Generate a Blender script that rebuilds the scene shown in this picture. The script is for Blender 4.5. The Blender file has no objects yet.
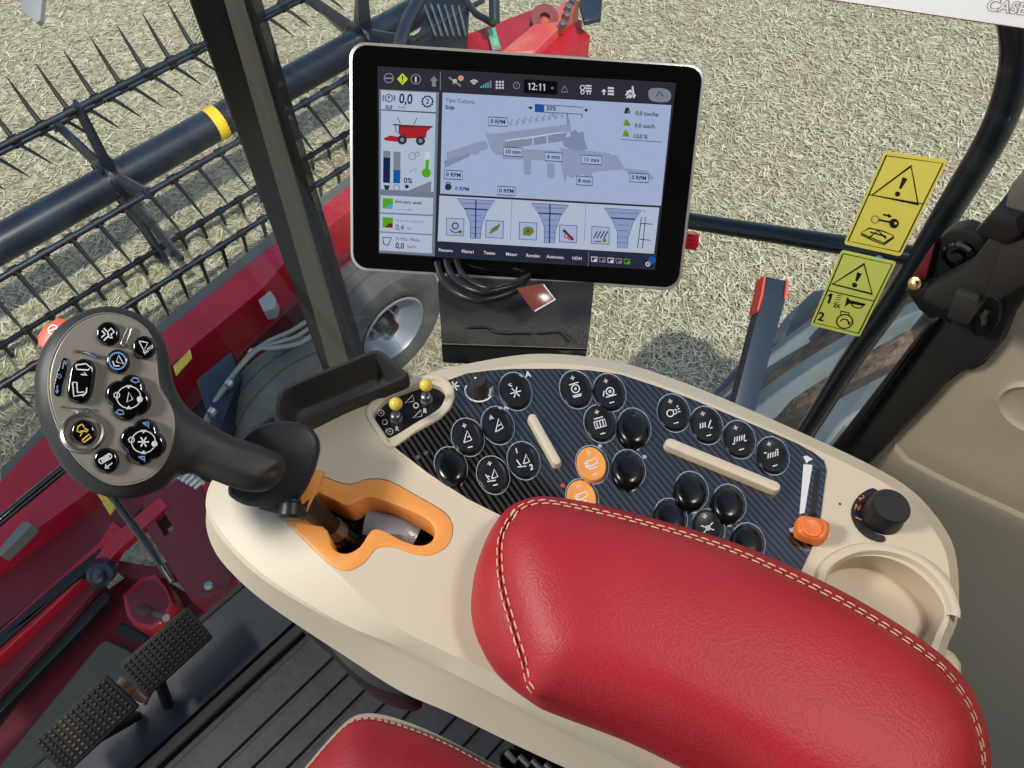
import bpy, bmesh, math, random
from mathutils import Vector as V, Matrix, geometry
random.seed(7)
SC = bpy.context.scene
COL = SC.collection
PI = math.pi

# ------------------------------------------------------------------ camera
F = 756.0; CX = 512.0; CY = 384.0
CAM = V((0, 0, 1.24))
dn = V((8, 506, 756)).normalized()
xa = V((1300, -1150, 756)); xa = (xa - dn * xa.dot(dn)).normalized()
za = -dn
ya = za.cross(xa)
RW = Matrix((xa, ya, za))            # image axes (right, down, forward) -> world

def ray(px, py):
    return (RW @ V((px - CX, py - CY, F))).normalized()

def P(px, py, z):
    r = ray(px, py)
    return CAM + r * ((z - CAM.z) / r.z)

def at_depth(px, py, d):
    return CAM + (RW @ V((px - CX, py - CY, F))) * (d / F)

cd = bpy.data.cameras.new('camera'); co = bpy.data.objects.new('camera', cd); COL.objects.link(co)
cd.sensor_width = 36; cd.lens = F / 1024 * 36; cd.clip_start = .02; cd.clip_end = 200
r_, u_, b_ = RW @ V((1, 0, 0)), RW @ V((0, -1, 0)), RW @ V((0, 0, -1))
co.matrix_world = Matrix(((r_.x, u_.x, b_.x, CAM.x), (r_.y, u_.y, b_.y, CAM.y), (r_.z, u_.z, b_.z, CAM.z), (0, 0, 0, 1)))
SC.camera = co

class Plane:
    def __init__(s, o, n, u=None):
        s.o = V(o); s.n = V(n).normalized()
        u = V(u) if u is not None else V((1, 0, 0))
        s.u = (u - s.n * u.dot(s.n)).normalized(); s.v = s.n.cross(s.u)
    def px(s, x, y, h=0.0):
        r = ray(x, y); o = s.o + s.n * h
        t = (o - CAM).dot(s.n) / r.dot(s.n)
        d = CAM + r * t - s.o
        return (d.dot(s.u), d.dot(s.v))
    def w(s, a, b, h=0.0):
        return s.o + s.u * a + s.v * b + s.n * h
    def wp(s, x, y, h=0.0):
        a, b = s.px(x, y, h); return s.w(a, b, h)

def HZ(z): return Plane((0, 0, z), (0, 0, 1))

# ------------------------------------------------------------------ materials
def lin(c):
    return tuple((v / 255 / 12.92) if v / 255 <= .04045 else ((v / 255 + .055) / 1.055) ** 2.4 for v in c) + (1,)
MATS = {}
def mat(name, col, rough=.5, metal=0, bump=None, vary=None, coat=0, spec=.5, emit=None, sheen=0):
    """bump=(kind, scale, strength, distance)  vary=(scale, colour2, lo, hi)"""
    m = bpy.data.materials.new(name); m.use_nodes = True; MATS[name] = m
    N = m.node_tree.nodes; L = m.node_tree.links; b = N['Principled BSDF']
    b.inputs['Base Color'].default_value = lin(col); b.inputs['Roughness'].default_value = rough
    b.inputs['Metallic'].default_value = metal; b.inputs['Coat Weight'].default_value = coat
    b.inputs['Specular IOR Level'].default_value = spec
    if sheen: b.inputs['Sheen Weight'].default_value = sheen
    if emit:
        b.inputs['Emission Color'].default_value = lin(emit[0]); b.inputs['Emission Strength'].default_value = emit[1]
    tc = N.new('ShaderNodeTexCoord')
    if vary:
        t = N.new('ShaderNodeTexNoise'); t.inputs['Scale'].default_value = vary[0]; t.inputs['Detail'].default_value = 6
        L.new(tc.outputs['Object'], t.inputs['Vector'])
        cr = N.new('ShaderNodeValToRGB'); cr.color_ramp.elements[0].position = vary[2]; cr.color_ramp.elements[1].position = vary[3]
        cr.color_ramp.elements[0].color = lin(col); cr.color_ramp.elements[1].color = lin(vary[1])
        L.new(t.outputs['Fac'], cr.inputs['Fac']); L.new(cr.outputs['Color'], b.inputs['Base Color'])
    if bump:
        if bump[0] == 'v':
            t = N.new('ShaderNodeTexVoronoi'); t.feature = 'F1'; t.inputs['Scale'].default_value = bump[1]; out = t.outputs['Distance']
        else:
            t = N.new('ShaderNodeTexNoise'); t.inputs['Scale'].default_value = bump[1]; t.inputs['Detail'].default_value = 4; out = t.outputs['Fac']
        L.new(tc.outputs['Object'], t.inputs['Vector'])
        bn = N.new('ShaderNodeBump'); bn.inputs['Strength'].default_value = bump[2]; bn.inputs['Distance'].default_value = bump[3]
        L.new(out, bn.inputs['Height']); L.new(bn.outputs['Normal'], b.inputs['Normal'])
    return m

M = MATS
mat('beige', (213, 199, 175), .45, bump=('n', 900, .12, .0006))
mat('beige_panel', (188, 174, 150), .6, bump=('n', 700, .2, .0006))
mat('red_leather', (178, 30, 44), .5, bump=('v', 650, .34, .0005), vary=(14, (166, 24, 38), .35, .7))
mat('stitch', (226, 196, 160), .7)
mat('blk', (22, 22, 23), .42, bump=('n', 700, .15, .0005))
mat('blk_gloss', (10, 10, 11), .06, coat=.6)
mat('blk_btn', (19, 19, 21), .36)
mat('blk_dome', (14, 14, 15), .22)
mat('blk_rough', (50, 48, 46), .42, bump=('v', 900, .5, .0006))
mat('grip', (38, 36, 35), .5, bump=('n', 1200, .2, .0004))
mat('guard', (34, 36, 42), .42)
mat('face_grey', (146, 139, 130), .38, metal=.2)
mat('silver', (190, 188, 184), .25, metal=.9)
mat('steel', (150, 150, 148), .35, metal=.9, vary=(20, (110, 108, 105), .4, .7))
mat('bezel_side', (196, 190, 182), .3, metal=.5)
mat('orange', (242, 160, 80), .42)
mat('orange_deep', (242, 126, 60), .4)
mat('orange_tab', (236, 84, 44), .45)
mat('yellow_ball', (232, 206, 74), .35)
mat('white', (232, 232, 230), .5)
mat('icon_white', (225, 225, 225), .5)
mat('icon_blue', (110, 150, 200), .5)
mat('icon_yellow', (230, 185, 60), .5)
mat('icon_orange', (226, 120, 70), .5)
mat('ring_line', (165, 178, 192), .4)
mat('decal_yellow', (236, 222, 96), .5)
mat('decal_lime', (214, 222, 104), .5)
mat('decal_blk', (24, 24, 16), .5)
mat('card_white', (255, 255, 255), .5)
mat('card_line', (170, 166, 170), .5)
mat('rubber', (20, 20, 21), .6)
mat('trim_blk', (44, 42, 39), .55, bump=('n', 400, .2, .0008))
mat('pillar_grey', (104, 99, 88), .5)
mat('mat_floor', (38, 40, 44), .5, vary=(30, (26, 27, 30), .45, .7), bump=('n', 60, .3, .002))
mat('ledge', (44, 52, 62), .5, vary=(9, (34, 40, 48), .4, .7))
mat('maroon', (110, 28, 38), .4)
mat('brass', (190, 165, 110), .3, metal=.9)
mat('rust_card', (128, 70, 62), .18)
mat('usb_red', (200, 16, 40), .3)
mat('cable', (26, 26, 27), .38)
mat('liner', (46, 44, 42), .85)
mat('boot', (150, 160, 172), .22, bump=('n', 40, .4, .006))
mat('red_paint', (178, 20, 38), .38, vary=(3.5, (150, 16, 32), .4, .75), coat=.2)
mat('red_dusty_shaded', (108, 20, 32), .6, vary=(7, (84, 34, 34), .45, .75))  # dusty red, darkened in colour for the shade in front of the cab
mat('red_pink', (200, 74, 74), .4, vary=(6, (206, 120, 90), .45, .75))
mat('blk_paint', (26, 34, 44), .3, vary=(5, (44, 54, 66), .45, .75))
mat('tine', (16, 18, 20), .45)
mat('yellow_band', (236, 196, 40), .5)
mat('yellow_old', (206, 178, 60), .6, vary=(40, (150, 120, 50), .5, .8))
mat('tyre', (74, 77, 76), .85, vary=(9, (98, 98, 90), .4, .75), bump=('n', 40, .3, .004))
mat('tyre_lug', (104, 116, 120), .7, vary=(7, (80, 90, 94), .4, .75), bump=('n', 60, .3, .004))
mat('soil', (104, 84, 68), .95, vary=(22, (140, 118, 96), .4, .7), bump=('n', 30, .8, .02))
mat('rim', (150, 160, 168), .35, metal=.4)
mat('strip_grey', (92, 92, 84), .6)
mat('olive_plate', (88, 84, 72), .8, vary=(12, (78, 78, 70), .4, .7))
mat('hose', (120, 124, 118), .45, metal=.3)
mat('green_label', (90, 200, 140), .5)
mat('reflector', (214, 70, 48), .4)
mat('post_blue', (44, 54, 66), .35, metal=.3)
mat('bar_blk', (26, 34, 44), .25)
mat('sign_grey', (140, 142, 140), .5)
mat('rod', (120, 120, 120), .25, metal=1)

def screen_mat(name, col, s=1.0):
    mat(name, (6, 6, 8), .07, emit=(col, s))
SS = .80
for k, c in dict(s_dark=(50, 48, 58), s_black=(10, 10, 14), s_main=(172, 188, 222), s_side=(186, 200, 222), s_frame=(120, 130, 148),
                 s_line=(60, 66, 84), s_navy=(24, 38, 84), s_txt=(44, 50, 66), s_white=(214, 216, 224), s_grey=(130, 138, 152),
                 s_mach=(150, 163, 192), s_mach2=(134, 147, 176), s_blue=(24, 88, 168), s_green=(90, 170, 30), s_red=(176, 40, 44), s_dred=(110, 44, 40),
                 s_yel=(206, 220, 60), s_cyan=(80, 170, 210), s_bar=(40, 46, 66), s_orange=(220, 160, 120), s_olive=(120, 130, 50), s_funnel=(146, 162, 206)).items():
    screen_mat(k, c, SS)

def carbon():
    m = bpy.data.materials.new('carbon'); m.use_nodes = True; M['carbon'] = m
    N = m.node_tree.nodes; L = m.node_tree.links; b = N['Principled BSDF']
    tc = N.new('ShaderNodeTexCoord'); mp = N.new('ShaderNodeMapping'); L.new(tc.outputs['Object'], mp.inputs['Vector'])
    a = P(600, 440, .786); c = P(632, 479, .786); ang = math.atan2((c - a).y, (c - a).x)
    mp.inputs['Rotation'].default_value = (0, 0, -ang)
    w = N.new('ShaderNodeTexWave'); w.wave_type = 'BANDS'; w.bands_direction = 'Y'; w.inputs['Scale'].default_value = 82
    L.new(mp.outputs['Vector'], w.inputs['Vector'])
    cr = N.new('ShaderNodeValToRGB'); cr.color_ramp.elements[0].color = lin((8, 8, 9)); cr.color_ramp.elements[1].color = lin((58, 56, 53))
    cr.color_ramp.elements[0].position = .4; cr.color_ramp.elements[1].position = .6
    L.new(w.outputs['Fac'], cr.inputs['Fac']); L.new(cr.outputs['Color'], b.inputs['Base Color'])
    b.inputs['Roughness'].default_value = .08; b.inputs['Coat Weight'].default_value = .5; b.inputs['Coat Roughness'].default_value = .03
    b.inputs['Specular IOR Level'].default_value = 1.0
carbon()

def glass(name, tint=(235, 240, 238)):
    m = bpy.data.materials.new(name); m.use_nodes = True; M[name] = m
    N = m.node_tree.nodes; L = m.node_tree.links; N.clear()
    o = N.new('ShaderNodeOutputMaterial'); mx = N.new('ShaderNodeMixShader'); t = N.new('ShaderNodeBsdfTransparent'); g = N.new('ShaderNodeBsdfGlossy')
    fr = N.new('ShaderNodeFresnel'); fr.inputs['IOR'].default_value = 1.3
    t.inputs['Color'].default_value = lin(tint); g.inputs['Roughness'].default_value = .01
    L.new(fr.outputs[0], mx.inputs[0]); L.new(t.outputs[0], mx.inputs[1]); L.new(g.outputs[0], mx.inputs[2]); L.new(mx.outputs[0], o.inputs[0])
glass('glass')

def ground_mat():
    m = bpy.data.materials.new('stubble_ground'); m.use_nodes = True; M['ground'] = m
    N = m.node_tree.nodes; L = m.node_tree.links; b = N['Principled BSDF']; b.inputs['Roughness'].default_value = .95
    tc = N.new('ShaderNodeTexCoord')
    n1 = N.new('ShaderNodeTexNoise'); n1.inputs['Scale'].default_value = 22; n1.inputs['Detail'].default_value = 8; n1.inputs['Distortion'].default_value = 1.5
    n2 = N.new('ShaderNodeTexNoise'); n2.inputs['Scale'].default_value = 1.6; n2.inputs['Detail'].default_value = 3
    L.new(tc.outputs['Object'], n1.inputs['Vector']); L.new(tc.outputs['Object'], n2.inputs['Vector'])
    cr = N.new('ShaderNodeValToRGB'); e = cr.color_ramp.elements
    e[0].position = .3; e[0].color = lin((104, 100, 80)); e[1].position = .72; e[1].color = lin((210, 202, 172))
    k = cr.color_ramp.elements.new(.5); k.color = lin((168, 159, 128))
    L.new(n1.outputs['Fac'], cr.inputs['Fac'])
    cr2 = N.new('ShaderNodeValToRGB'); cr2.color_ramp.elements[0].position = .52; cr2.color_ramp.elements[1].position = .72
    L.new(n2.outputs['Fac'], cr2.inputs['Fac'])
    mx = N.new('ShaderNodeMixRGB'); mx.inputs[2].default_value = lin((168, 138, 108)); 
    mu = N.new('ShaderNodeMath'); mu.operation = 'MULTIPLY'; mu.inputs[1].default_value = .4
    L.new(cr2.outputs['Color'], mu.inputs[0]); L.new(mu.outputs[0], mx.inputs[0]); L.new(cr.outputs['Color'], mx.inputs[1]); L.new(mx.outputs[0], b.inputs['Base Color'])
    bp = N.new('ShaderNodeBump'); bp.inputs['Strength'].default_value = .9; bp.inputs['Distance'].default_value = .03
    L.new(n1.outputs['Fac'], bp.inputs['Height']); L.new(bp.outputs['Normal'], b.inputs['Normal'])
ground_mat()
mat('straw_a', (190, 182, 154), .9); mat('straw_b', (154, 146, 118), .9); mat('straw_c', (214, 206, 180), .9)

# ------------------------------------------------------------------ mesh helpers
class MB:
    def __init__(s): s.v = []; s.f = []; s.m = []; s.mats = []; s.cur = 0
    def use(s, name):
        if name not in s.mats: s.mats.append(name)
        s.cur = s.mats.index(name); return s
    def add(s, vs, fs):
        o = len(s.v); s.v += [V(p) for p in vs]
        for f in fs: s.f.append([i + o for i in f]); s.m.append(s.cur)
    def loft(s, rings, c0=True, c1=True, closed=True):
        n = len(rings[0]); vs = [p for r in rings for p in r]; fs = []
        for k in range(len(rings) - 1):
            for i in range(n if closed else n - 1):
                j = (i + 1) % n
                fs.append([k * n + i, k * n + j, (k + 1) * n + j, (k + 1) * n + i])
        s.add(vs, fs)
        if c0: s.cap(rings[0], True)
        if c1: s.cap(rings[-1])
    def cap(s, ring, rev=False, holes=()):
        loops = [list(map(V, ring))] + [list(map(V, h)) for h in holes]
        tris = geometry.tessellate_polygon(loops)
        flat = [p for l in loops for p in l]
        s.add(flat, [list(t)[::-1] if rev else list(t) for t in tris])
    def box(s, c, size, rot=None):
        c = V(c); h = V(size) / 2; R = rot or Matrix.Identity(3)
        vs = [c + R @ V((x * h.x, y * h.y, z * h.z)) for x in (-1, 1) for y in (-1, 1) for z in (-1, 1)]
        s.add(vs, [[0, 1, 3, 2], [4, 6, 7, 5], [0, 4, 5, 1], [2, 3, 7, 6], [0, 2, 6, 4], [1, 5, 7, 3]])
    def tube(s, path, r, n=12, caps=True):
        path = [V(p) for p in path]; rs = r if isinstance(r, (list, tuple)) else [r] * len(path)
        t = (path[1] - path[0]).normalized(); a = t.orthogonal().normalized(); rings = []
        for i, p in enumerate(path):
            t2 = ((path[i + 1] if i + 1 < len(path) else p) - (path[i - 1] if i else p)).normalized()
            a = (a - t2 * a.dot(t2)).normalized(); b = t2.cross(a)
            rings.append([p + (a * math.cos(2 * PI * k / n) + b * math.sin(2 * PI * k / n)) * rs[i] for k in range(n)])
        s.loft(rings, caps, caps)
    def lathe(s, o, ax, prof, n=32, caps=True):
        o = V(o); ax = V(ax).normalized(); a = ax.orthogonal().normalized(); b = ax.cross(a)
        s.loft([[o + ax * h + (a * math.cos(2 * PI * k / n) + b * math.sin(2 * PI * k / n)) * max(r, 1e-5) for k in range(n)] for r, h in prof], caps, caps)
    def build(s, name, mats=None, parent=None, smooth=40, bevel=0, origin=None, kind=None, label=None, category=None, group=None):
        if mats is None: mats = s.mats
        elif isinstance(mats, str): mats = [mats]
        if parent is not None: O = V(parent['_o'])
        elif origin is not None: O = V(origin)
        else:
            lo = [min(p[i] for p in s.v) for i in range(3)]; hi = [max(p[i] for p in s.v) for i in range(3)]
            O = V(((lo[0] + hi[0]) / 2, (lo[1] + hi[1]) / 2, lo[2]))
        me = bpy.data.meshes.new(name)
        me.from_pydata([tuple(p - O) for p in s.v], [], s.f)
        for m in mats: me.materials.append(M[m])
        if len(mats) > 1: me.polygons.foreach_set('material_index', s.m)
        bm = bmesh.new(); bm.from_mesh(me)
        bmesh.ops.remove_doubles(bm, verts=bm.verts, dist=1e-6)
        bmesh.ops.recalc_face_normals(bm, faces=bm.faces); bm.to_mesh(me); bm.free()
        if smooth:
            for p in me.polygons: p.use_smooth = True
            me.set_sharp_from_angle(angle=math.radians(smooth))
        ob = bpy.data.objects.new(name, me); COL.objects.link(ob)
        ob['_o'] = tuple(O)
        if parent is not None: ob.parent = parent
        else: ob.location = O
        if bevel:
            bv = ob.modifiers.new('bevel', 'BEVEL'); bv.width = bevel; bv.segments = 2; bv.limit_method = 'ANGLE'; bv.angle_limit = math.radians(40)
        tag(ob, label, category, group, kind)
        return ob

def tag(o, label=None, category=None, group=None, kind=None):
    if label: o['label'] = label
    if category: o['category'] = category
    if group: o['group'] = group
    if kind: o['kind'] = kind
    return o

def thing(name, loc, label, category, group=None):
    e = bpy.data.objects.new(name, None); COL.objects.link(e); e.location = loc; e.empty_display_size = .02
    e['_o'] = tuple(V(loc)); return tag(e, label, category, group)

def cr(pts, k=4, closed=True):
    """smooth curve through points of any dimension"""
    n = len(pts); out = []; pts = [V(p) for p in pts]
    for i in range(n if closed else n - 1):
        g = (lambda j: pts[j % n]) if closed else (lambda j: pts[min(max(j, 0), n - 1)])
        p0, p1, p2, p3 = g(i - 1), g(i), g(i + 1), g(i + 2)
        for q in range(k):
            t = q / k
            out.append(.5 * ((2 * p1) + (p2 - p0) * t + (2 * p0 - 5 * p1 + 4 * p2 - p3) * t * t + (3 * p1 - p0 - 3 * p2 + p3) * t ** 3))
    if not closed: out.append(pts[-1])
    return out

def inset2(loop, d):
    """move a 2D loop inward by d (its own orientation taken into account)"""
    n = len(loop); A = sum(loop[i][0] * loop[(i + 1) % n][1] - loop[(i + 1) % n][0] * loop[i][1] for i in range(n)) / 2
    sg = 1 if A > 0 else -1; out = []
    for i in range(n):
        p, q, r = V(loop[i - 1]).to_2d(), V(loop[i]).to_2d(), V(loop[(i + 1) % n]).to_2d()
        e1 = (q - p).normalized(); e2 = (r - q).normalized()
        nn = V((-(e1.y + e2.y), e1.x + e2.x))
        if nn.length < 1e-9: out.append(tuple(q)); continue
        nn.normalize(); c = max(.45, nn.dot(V((-e1.y, e1.x))))
        out.append(tuple(q + nn * sg * d / c))
    return out

def slab(mb, pl, loop, depth, top=0.0, bevel=.001, holes=(), px=True, bottom=True):
    """solid plate: outline (picture pixels or plane metres) at height top over the plane, depth thick"""
    L2 = [pl.px(x, y, top) if px else (x, y) for x, y in [(p[0], p[1]) for p in loop]]
    H2 = [[pl.px(p[0], p[1], top) if px else (p[0], p[1]) for p in h] for h in holes]
    W = lambda l, h: [pl.w(a, b, h) for a, b in l]
    if bevel:
        i1 = inset2(L2, bevel); i2 = inset2(L2, bevel * .3)
        hi = [inset2(h, -bevel) for h in H2]; hi2 = [inset2(h, -bevel * .3) for h in H2]
        mb.loft([W(i1, top), W(i2, top - bevel * .3), W(L2, top - bevel), W(L2, top - depth)], False, False)
        for h, a, b in zip(H2, hi, hi2): mb.loft([W(a, top), W(b, top - bevel * .3), W(h, top - bevel), W(h, top - depth)], False, False)
        mb.cap(W(i1, top), holes=[W(h, top) for h in hi])
    else:
        mb.loft([W(L2, top), W(L2, top - depth)], False, False)
        for h in H2: mb.loft([W(h, top), W(h, top - depth)], False, False)
        mb.cap(W(L2, top), holes=[W(h, top) for h in H2])
    if bottom: mb.cap(W(L2, top - depth), True, holes=[W(h, top - depth) for h in H2])

_tc = {}
def glyphs(txt, bold=0.0):
    k = (txt, bold)
    if k not in _tc:
        c = bpy.data.curves.new('t', 'FONT'); c.body = txt; c.size = 1; c.offset = bold; c.resolution_u = 3; c.align_x = 'CENTER'; c.align_y = 'CENTER'
        o = bpy.data.objects.new('t', c); COL.objects.link(o)
        bpy.context.view_layer.update()
        e = o.evaluated_get(bpy.context.evaluated_depsgraph_get()); me = e.to_mesh()
        _tc[k] = ([(v.co.x, v.co.y) for v in me.vertices], [list(p.vertices) for p in me.polygons])
        e.to_mesh_clear(); bpy.data.objects.remove(o); bpy.data.curves.remove(c)
    return _tc[k]

class Gfx:
    """flat printed marks lying on a plane"""
    def __init__(s, pl, h=.0002): s.pl = pl; s.h = h; s.mb = MB()
    def poly(s, pts, m, h=None, holes=()):
        h = s.h if h is None else h; s.mb.use(m)
        s.mb.cap([s.pl.wp(p[0], p[1], h) for p in pts], holes=[[s.pl.wp(p[0], p[1], h) for p in q] for q in holes])
    def quad(s, x0, y0, x1, y1, m, h=None, k=.066):
        """upright box in the display's own slanted axes"""
        s.poly([(x0, y0), (x1, y0 + (x1 - x0) * k), (x1, y1 + (x1 - x0) * k), (x0, y1)], m, h)
    def line(s, pts, w, m, h=None, closed=False):
        h = s.h if h is None else h; s.mb.use(m); pts = [V((p[0], p[1])) for p in pts]; n = len(pts)
        L = []; R = []
        for i, p in enumerate(pts):
            a = pts[i - 1] if (i or closed) else p; b = pts[(i + 1) % n] if (i + 1 < n or closed) else p
            d = (b - a); d = d.normalized() if d.length > 1e-9 else V((1, 0)); q = V((-d.y, d.x)) * w / 2
            L.append(s.pl.wp(*(p + q), h)); R.append(s.pl.wp(*(p - q), h))
        fs = [[i, (i + 1) % n, n + (i + 1) % n, n + i] for i in range(n if closed else n - 1)]
        s.mb.add(L + R, fs)
    def ell(s, cx, cy, a, b, rot=0, n=28):
        c, d = math.cos(rot), math.sin(rot)
        return [(cx + a * math.cos(t) * c - b * math.sin(t) * d, cy + a * math.cos(t) * d + b * math.sin(t) * c) for t in [2 * PI * k / n for k in range(n)]]
    def disc(s, cx, cy, r, m, h=None, r2=None): s.poly(s.ell(cx, cy, r, r2 or r), m, h)
    def ring(s, cx, cy, r, w, m, h=None, r2=None, rot=0): s.line(s.ell(cx, cy, r, r2 or r, rot), w, m, h, True)
    def text(s, t, x, y, size, m, ang=3.8, h=None, bold=.0, cond=1.0, align='c', shear=0):
        h = s.h if h is None else h; vs, fs = glyphs(t, bold); s.mb.use(m)
        a = math.radians(ang); ux, uy = math.cos(a), math.sin(a)
        if align == 'l': dx = -min(v[0] for v in vs)
        elif align == 'r': dx = -max(v[0] for v in vs)
        else: dx = 0
        out = []
        for gx, gy in vs:
            gx = ((gx + dx) * cond + shear * gy) * size; gy = gy * size
            out.append(s.pl.wp(x + gx * ux + gy * uy, y + gx * uy - gy * ux, h))
        s.mb.add(out, fs)
    def build(s, name, parent, **k): return s.mb.build(name, parent=parent, smooth=0, **k)

# ================================================================== SETTING OUTSIDE
GZ = -1.9
g = MB(); g.box((3, 3, GZ - .05), (60, 60, .1)); g.build('ground', 'ground', kind='structure', smooth=0)
st = MB()
for i in range(62000):
    x, y = random.uniform(-60, 1090), random.uniform(-60, 500)
    if i % 3 == 0: x, y = random.uniform(250, 1090), random.uniform(-60, 430)
    p = P(x, y, GZ); a = random.uniform(0, PI); l = random.uniform(.008, .036); w = random.uniform(.0018, .0038)
    d = V((math.cos(a), math.sin(a), random.uniform(-.15, .3))); q = V((-math.sin(a), math.cos(a), 0)) * w
    p = p + V((0, 0, .012)); st.use(random.choice(['straw_a', 'straw_a', 'straw_b', 'straw_b', 'straw_c']))
    st.add([p - d * l - q, p - d * l + q, p + d * l + q, p + d * l - q], [[0, 1, 2, 3]])
st.build('straw', kind='stuff', smooth=0, label='pale chopped straw scattered over the harvested field', category='straw')

def prism(name, pts, z, h, m, parent=None, bevel=.004, **k):
    mb = MB(); slab(mb, HZ(z), pts, h, bevel=0); return mb.build(name, m, parent, bevel=bevel, **k)

# ------------------------------------------------------------------ reel
HUB = V((.776, 3.531, -1.35)); RR = .5
reel = thing('harvester_reel', (HUB.x, HUB.y, GZ + .1), 'long black tined reel across the front of the header', 'reel')
mb = MB(); mb.tube([HUB + V((-3.2, 0, 0)), HUB + V((2.3, 0, 0))], .088, 24); mb.build('centre_tube', 'blk_paint', reel)
yb = HZ(-1.35).wp(218, 126); mb = MB(); mb.tube([V((yb.x - .03, HUB.y, HUB.z)), V((yb.x + .03, HUB.y, HUB.z))], .091, 24); mb.build('band', 'yellow_band', reel, label='yellow painted band')
def ang(a, r=RR): a = math.radians(a); return V((0, math.cos(a) * r, math.sin(a) * r))
bars = [(103, V((0, .10, .19)), 9), (10, V((.07, -.13, -.10)), 9), (157, V((0, -.21, -.14)), 9), (258, V((0, .03, -.24)), 9), (207, V((0, .08, -.30)), 9)]
for hx in (-.85, HUB.x, 2.42):
    hub = V((hx, HUB.y, HUB.z)); mb = MB(); mb.lathe(hub - V((.035, 0, 0)), (1, 0, 0), [(.09, 0), (.125, 0), (.125, .07), (.09, .07)], 20)
    for k in range(5):
        q = hub + V((-.04, 0, 0)) + ang(36 + 72 * k, .105); mb.lathe(q, (-1, 0, 0), [(.012, 0), (.012, .01)], 8)
    spd = mb.build('spider', 'blk_paint', reel)
    for a, _, _ in bars:
        mb = MB(); t = ang(a, 1); s_ = V((0, -t.z, t.y)); w0, w1 = .075, .03
        for x0, wd in ((-.006, 1), (.006, 1)): pass
        rings = []
        for r0, w in ((.09, w0), (.3, .05), (RR + .02, w1)):
            c = hub + t * r0; rings.append([c + s_ * w + V((-.006, 0, 0)), c + V((-.03, 0, 0)), c - s_ * w + V((-.006, 0, 0)), c - s_ * w + V((.006, 0, 0)), c + s_ * w + V((.006, 0, 0))])
        mb.loft(rings); mb.lathe(hub + t * (RR - .03) + V((-.03, 0, 0)), (-1, 0, 0), [(.014, 0), (.014, .012)], 8)
        mb.build('arm', 'blk_paint', spd, smooth=20)
tine_me = None
for a, td, n in bars:
    c = HUB + ang(a, {258: .44, 207: .57}.get(a, RR)); mb = MB(); mb.tube([c + V((-2.2, 0, 0)), c + V((2.2, 0, 0))], .015, 12); bar = mb.build('tine_bar', 'blk_paint', reel)
    first = None
    off = random.uniform(0, .1)
    for k in range(22):
        base = c + V((-1.05 + .13 * k + off, 0, 0))
        if first is None:
            mb = MB(); L = td.length; d = td.normalized(); sd = d.cross(V((1, 0, 0))).normalized() * .02
            mb.lathe(base - V((.02, 0, 0)), (1, 0, 0), [(.021, 0), (.021, .04)], 10)
            mb.tube([base, base + td * .35 + sd * .4, base + td * .7 + sd * .3, base + td], [.012, .0095, .007, .002], 6)
            first = mb.build('tine', 'tine', bar); fb = base
        else:
            o = first.copy(); COL.objects.link(o); o.parent = bar; o.location = base - fb

# ------------------------------------------------------------------ header frame
hz = -1.15
hdr = thing('header_frame', (0.3, 2.2, GZ + .1), 'red steel header frame running across behind the black reel', 'header')
top = [(0, 482), (37, 443), (100, 386), (167, 329), (225, 283), (276, 242), (320, 208), (352, 184), (420, 132), (500, 76), (575, 22), (590, 36), (520, 92), (440, 152), (372, 198), (345, 214), (285, 262), (262, 289), (204, 337), (170, 366), (118, 440), (94, 488), (0, 556), (-60, 600), (-60, 535)]
prism('top_beam', top, hz, .22, 'red_paint', hdr, bevel=0)
strip = [(0, 470), (37, 431), (100, 374), (156, 326), (222, 272), (276, 229), (320, 197), (352, 173), (352, 184), (320, 208), (276, 242), (225, 283), (167, 329), (100, 386), (37, 443), (0, 482)]
prism('rubber_strip', strip, hz - .02, .05, 'strip_grey', hdr, label='grey rubber strip along the reel side')
# back sheet below the beam
bk = [(352, 214), (285, 262), (262, 289), (204, 337), (170, 366), (118, 440), (140, 470), (205, 395), (250, 345), (300, 300), (352, 250)]
prism('back_sheet', bk, hz - .2, .3, 'red_dusty_shaded', hdr)
mb = MB(); pl = HZ(hz + .002)
mb.use('yellow_old'); G = Gfx(HZ(hz - .06), 0)
pf = Plane(HZ(hz).wp(262, 290), V((.45, -.89, .35)), (1, .3, 0))
prism('yellow_label', [(173, 366), (190, 349), (192, 358), (176, 376)], hz + .004, .004, 'yellow_old', hdr, bevel=0, label='worn yellow warning label')
prism('bracket', [(258, 300), (270, 290), (276, 299), (275, 308), (264, 311)], hz + .05, .06, 'sign_grey', hdr, label='pale plastic bracket')
prism('cross_plate', [(300, 258), (345, 216), (352, 262), (344, 330), (318, 335), (300, 300)], hz - .24, .02, 'red_paint', hdr)

# end of header, reel arm at the top
prism('end_sheet', [(462, 36), (531, 10), (582, 20), (582, 60), (462, 70)], -1.25, .3, 'red_paint', hdr)
prism('lift_arm', [(500, 52), (540, 18), (567, 0), (580, 0), (562, 24), (534, 52)], -1.1, .12, 'red_pink', hdr, bevel=.01, label='sun-bleached pink red arm')
mb = MB(); c = P(543, 11, -1.08); mb.lathe(c - V((0, 0, .08)), (-.4, -.5, .8), [(.075, 0), (.075, .1), (.03, .1), (.03, .06)], 20); mb.build('pivot_boss', 'red_dusty_shaded', hdr)
prism('mount_plate', [(579, 2), (583, -20), (604, -20), (601, 17), (584, 21)], -1.05, .03, 'blk_paint', hdr)
for q in [(568, 9), (566, 17), (562, 26), (572, 3), (590, 10)]:
    mb = MB(); mb.lathe(P(q[0], q[1], -1.09), (0, -.3, 1), [(.022, -.02), (.022, .025), (.0, .03)], 8); mb.build('bolt', 'steel', hdr)
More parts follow.
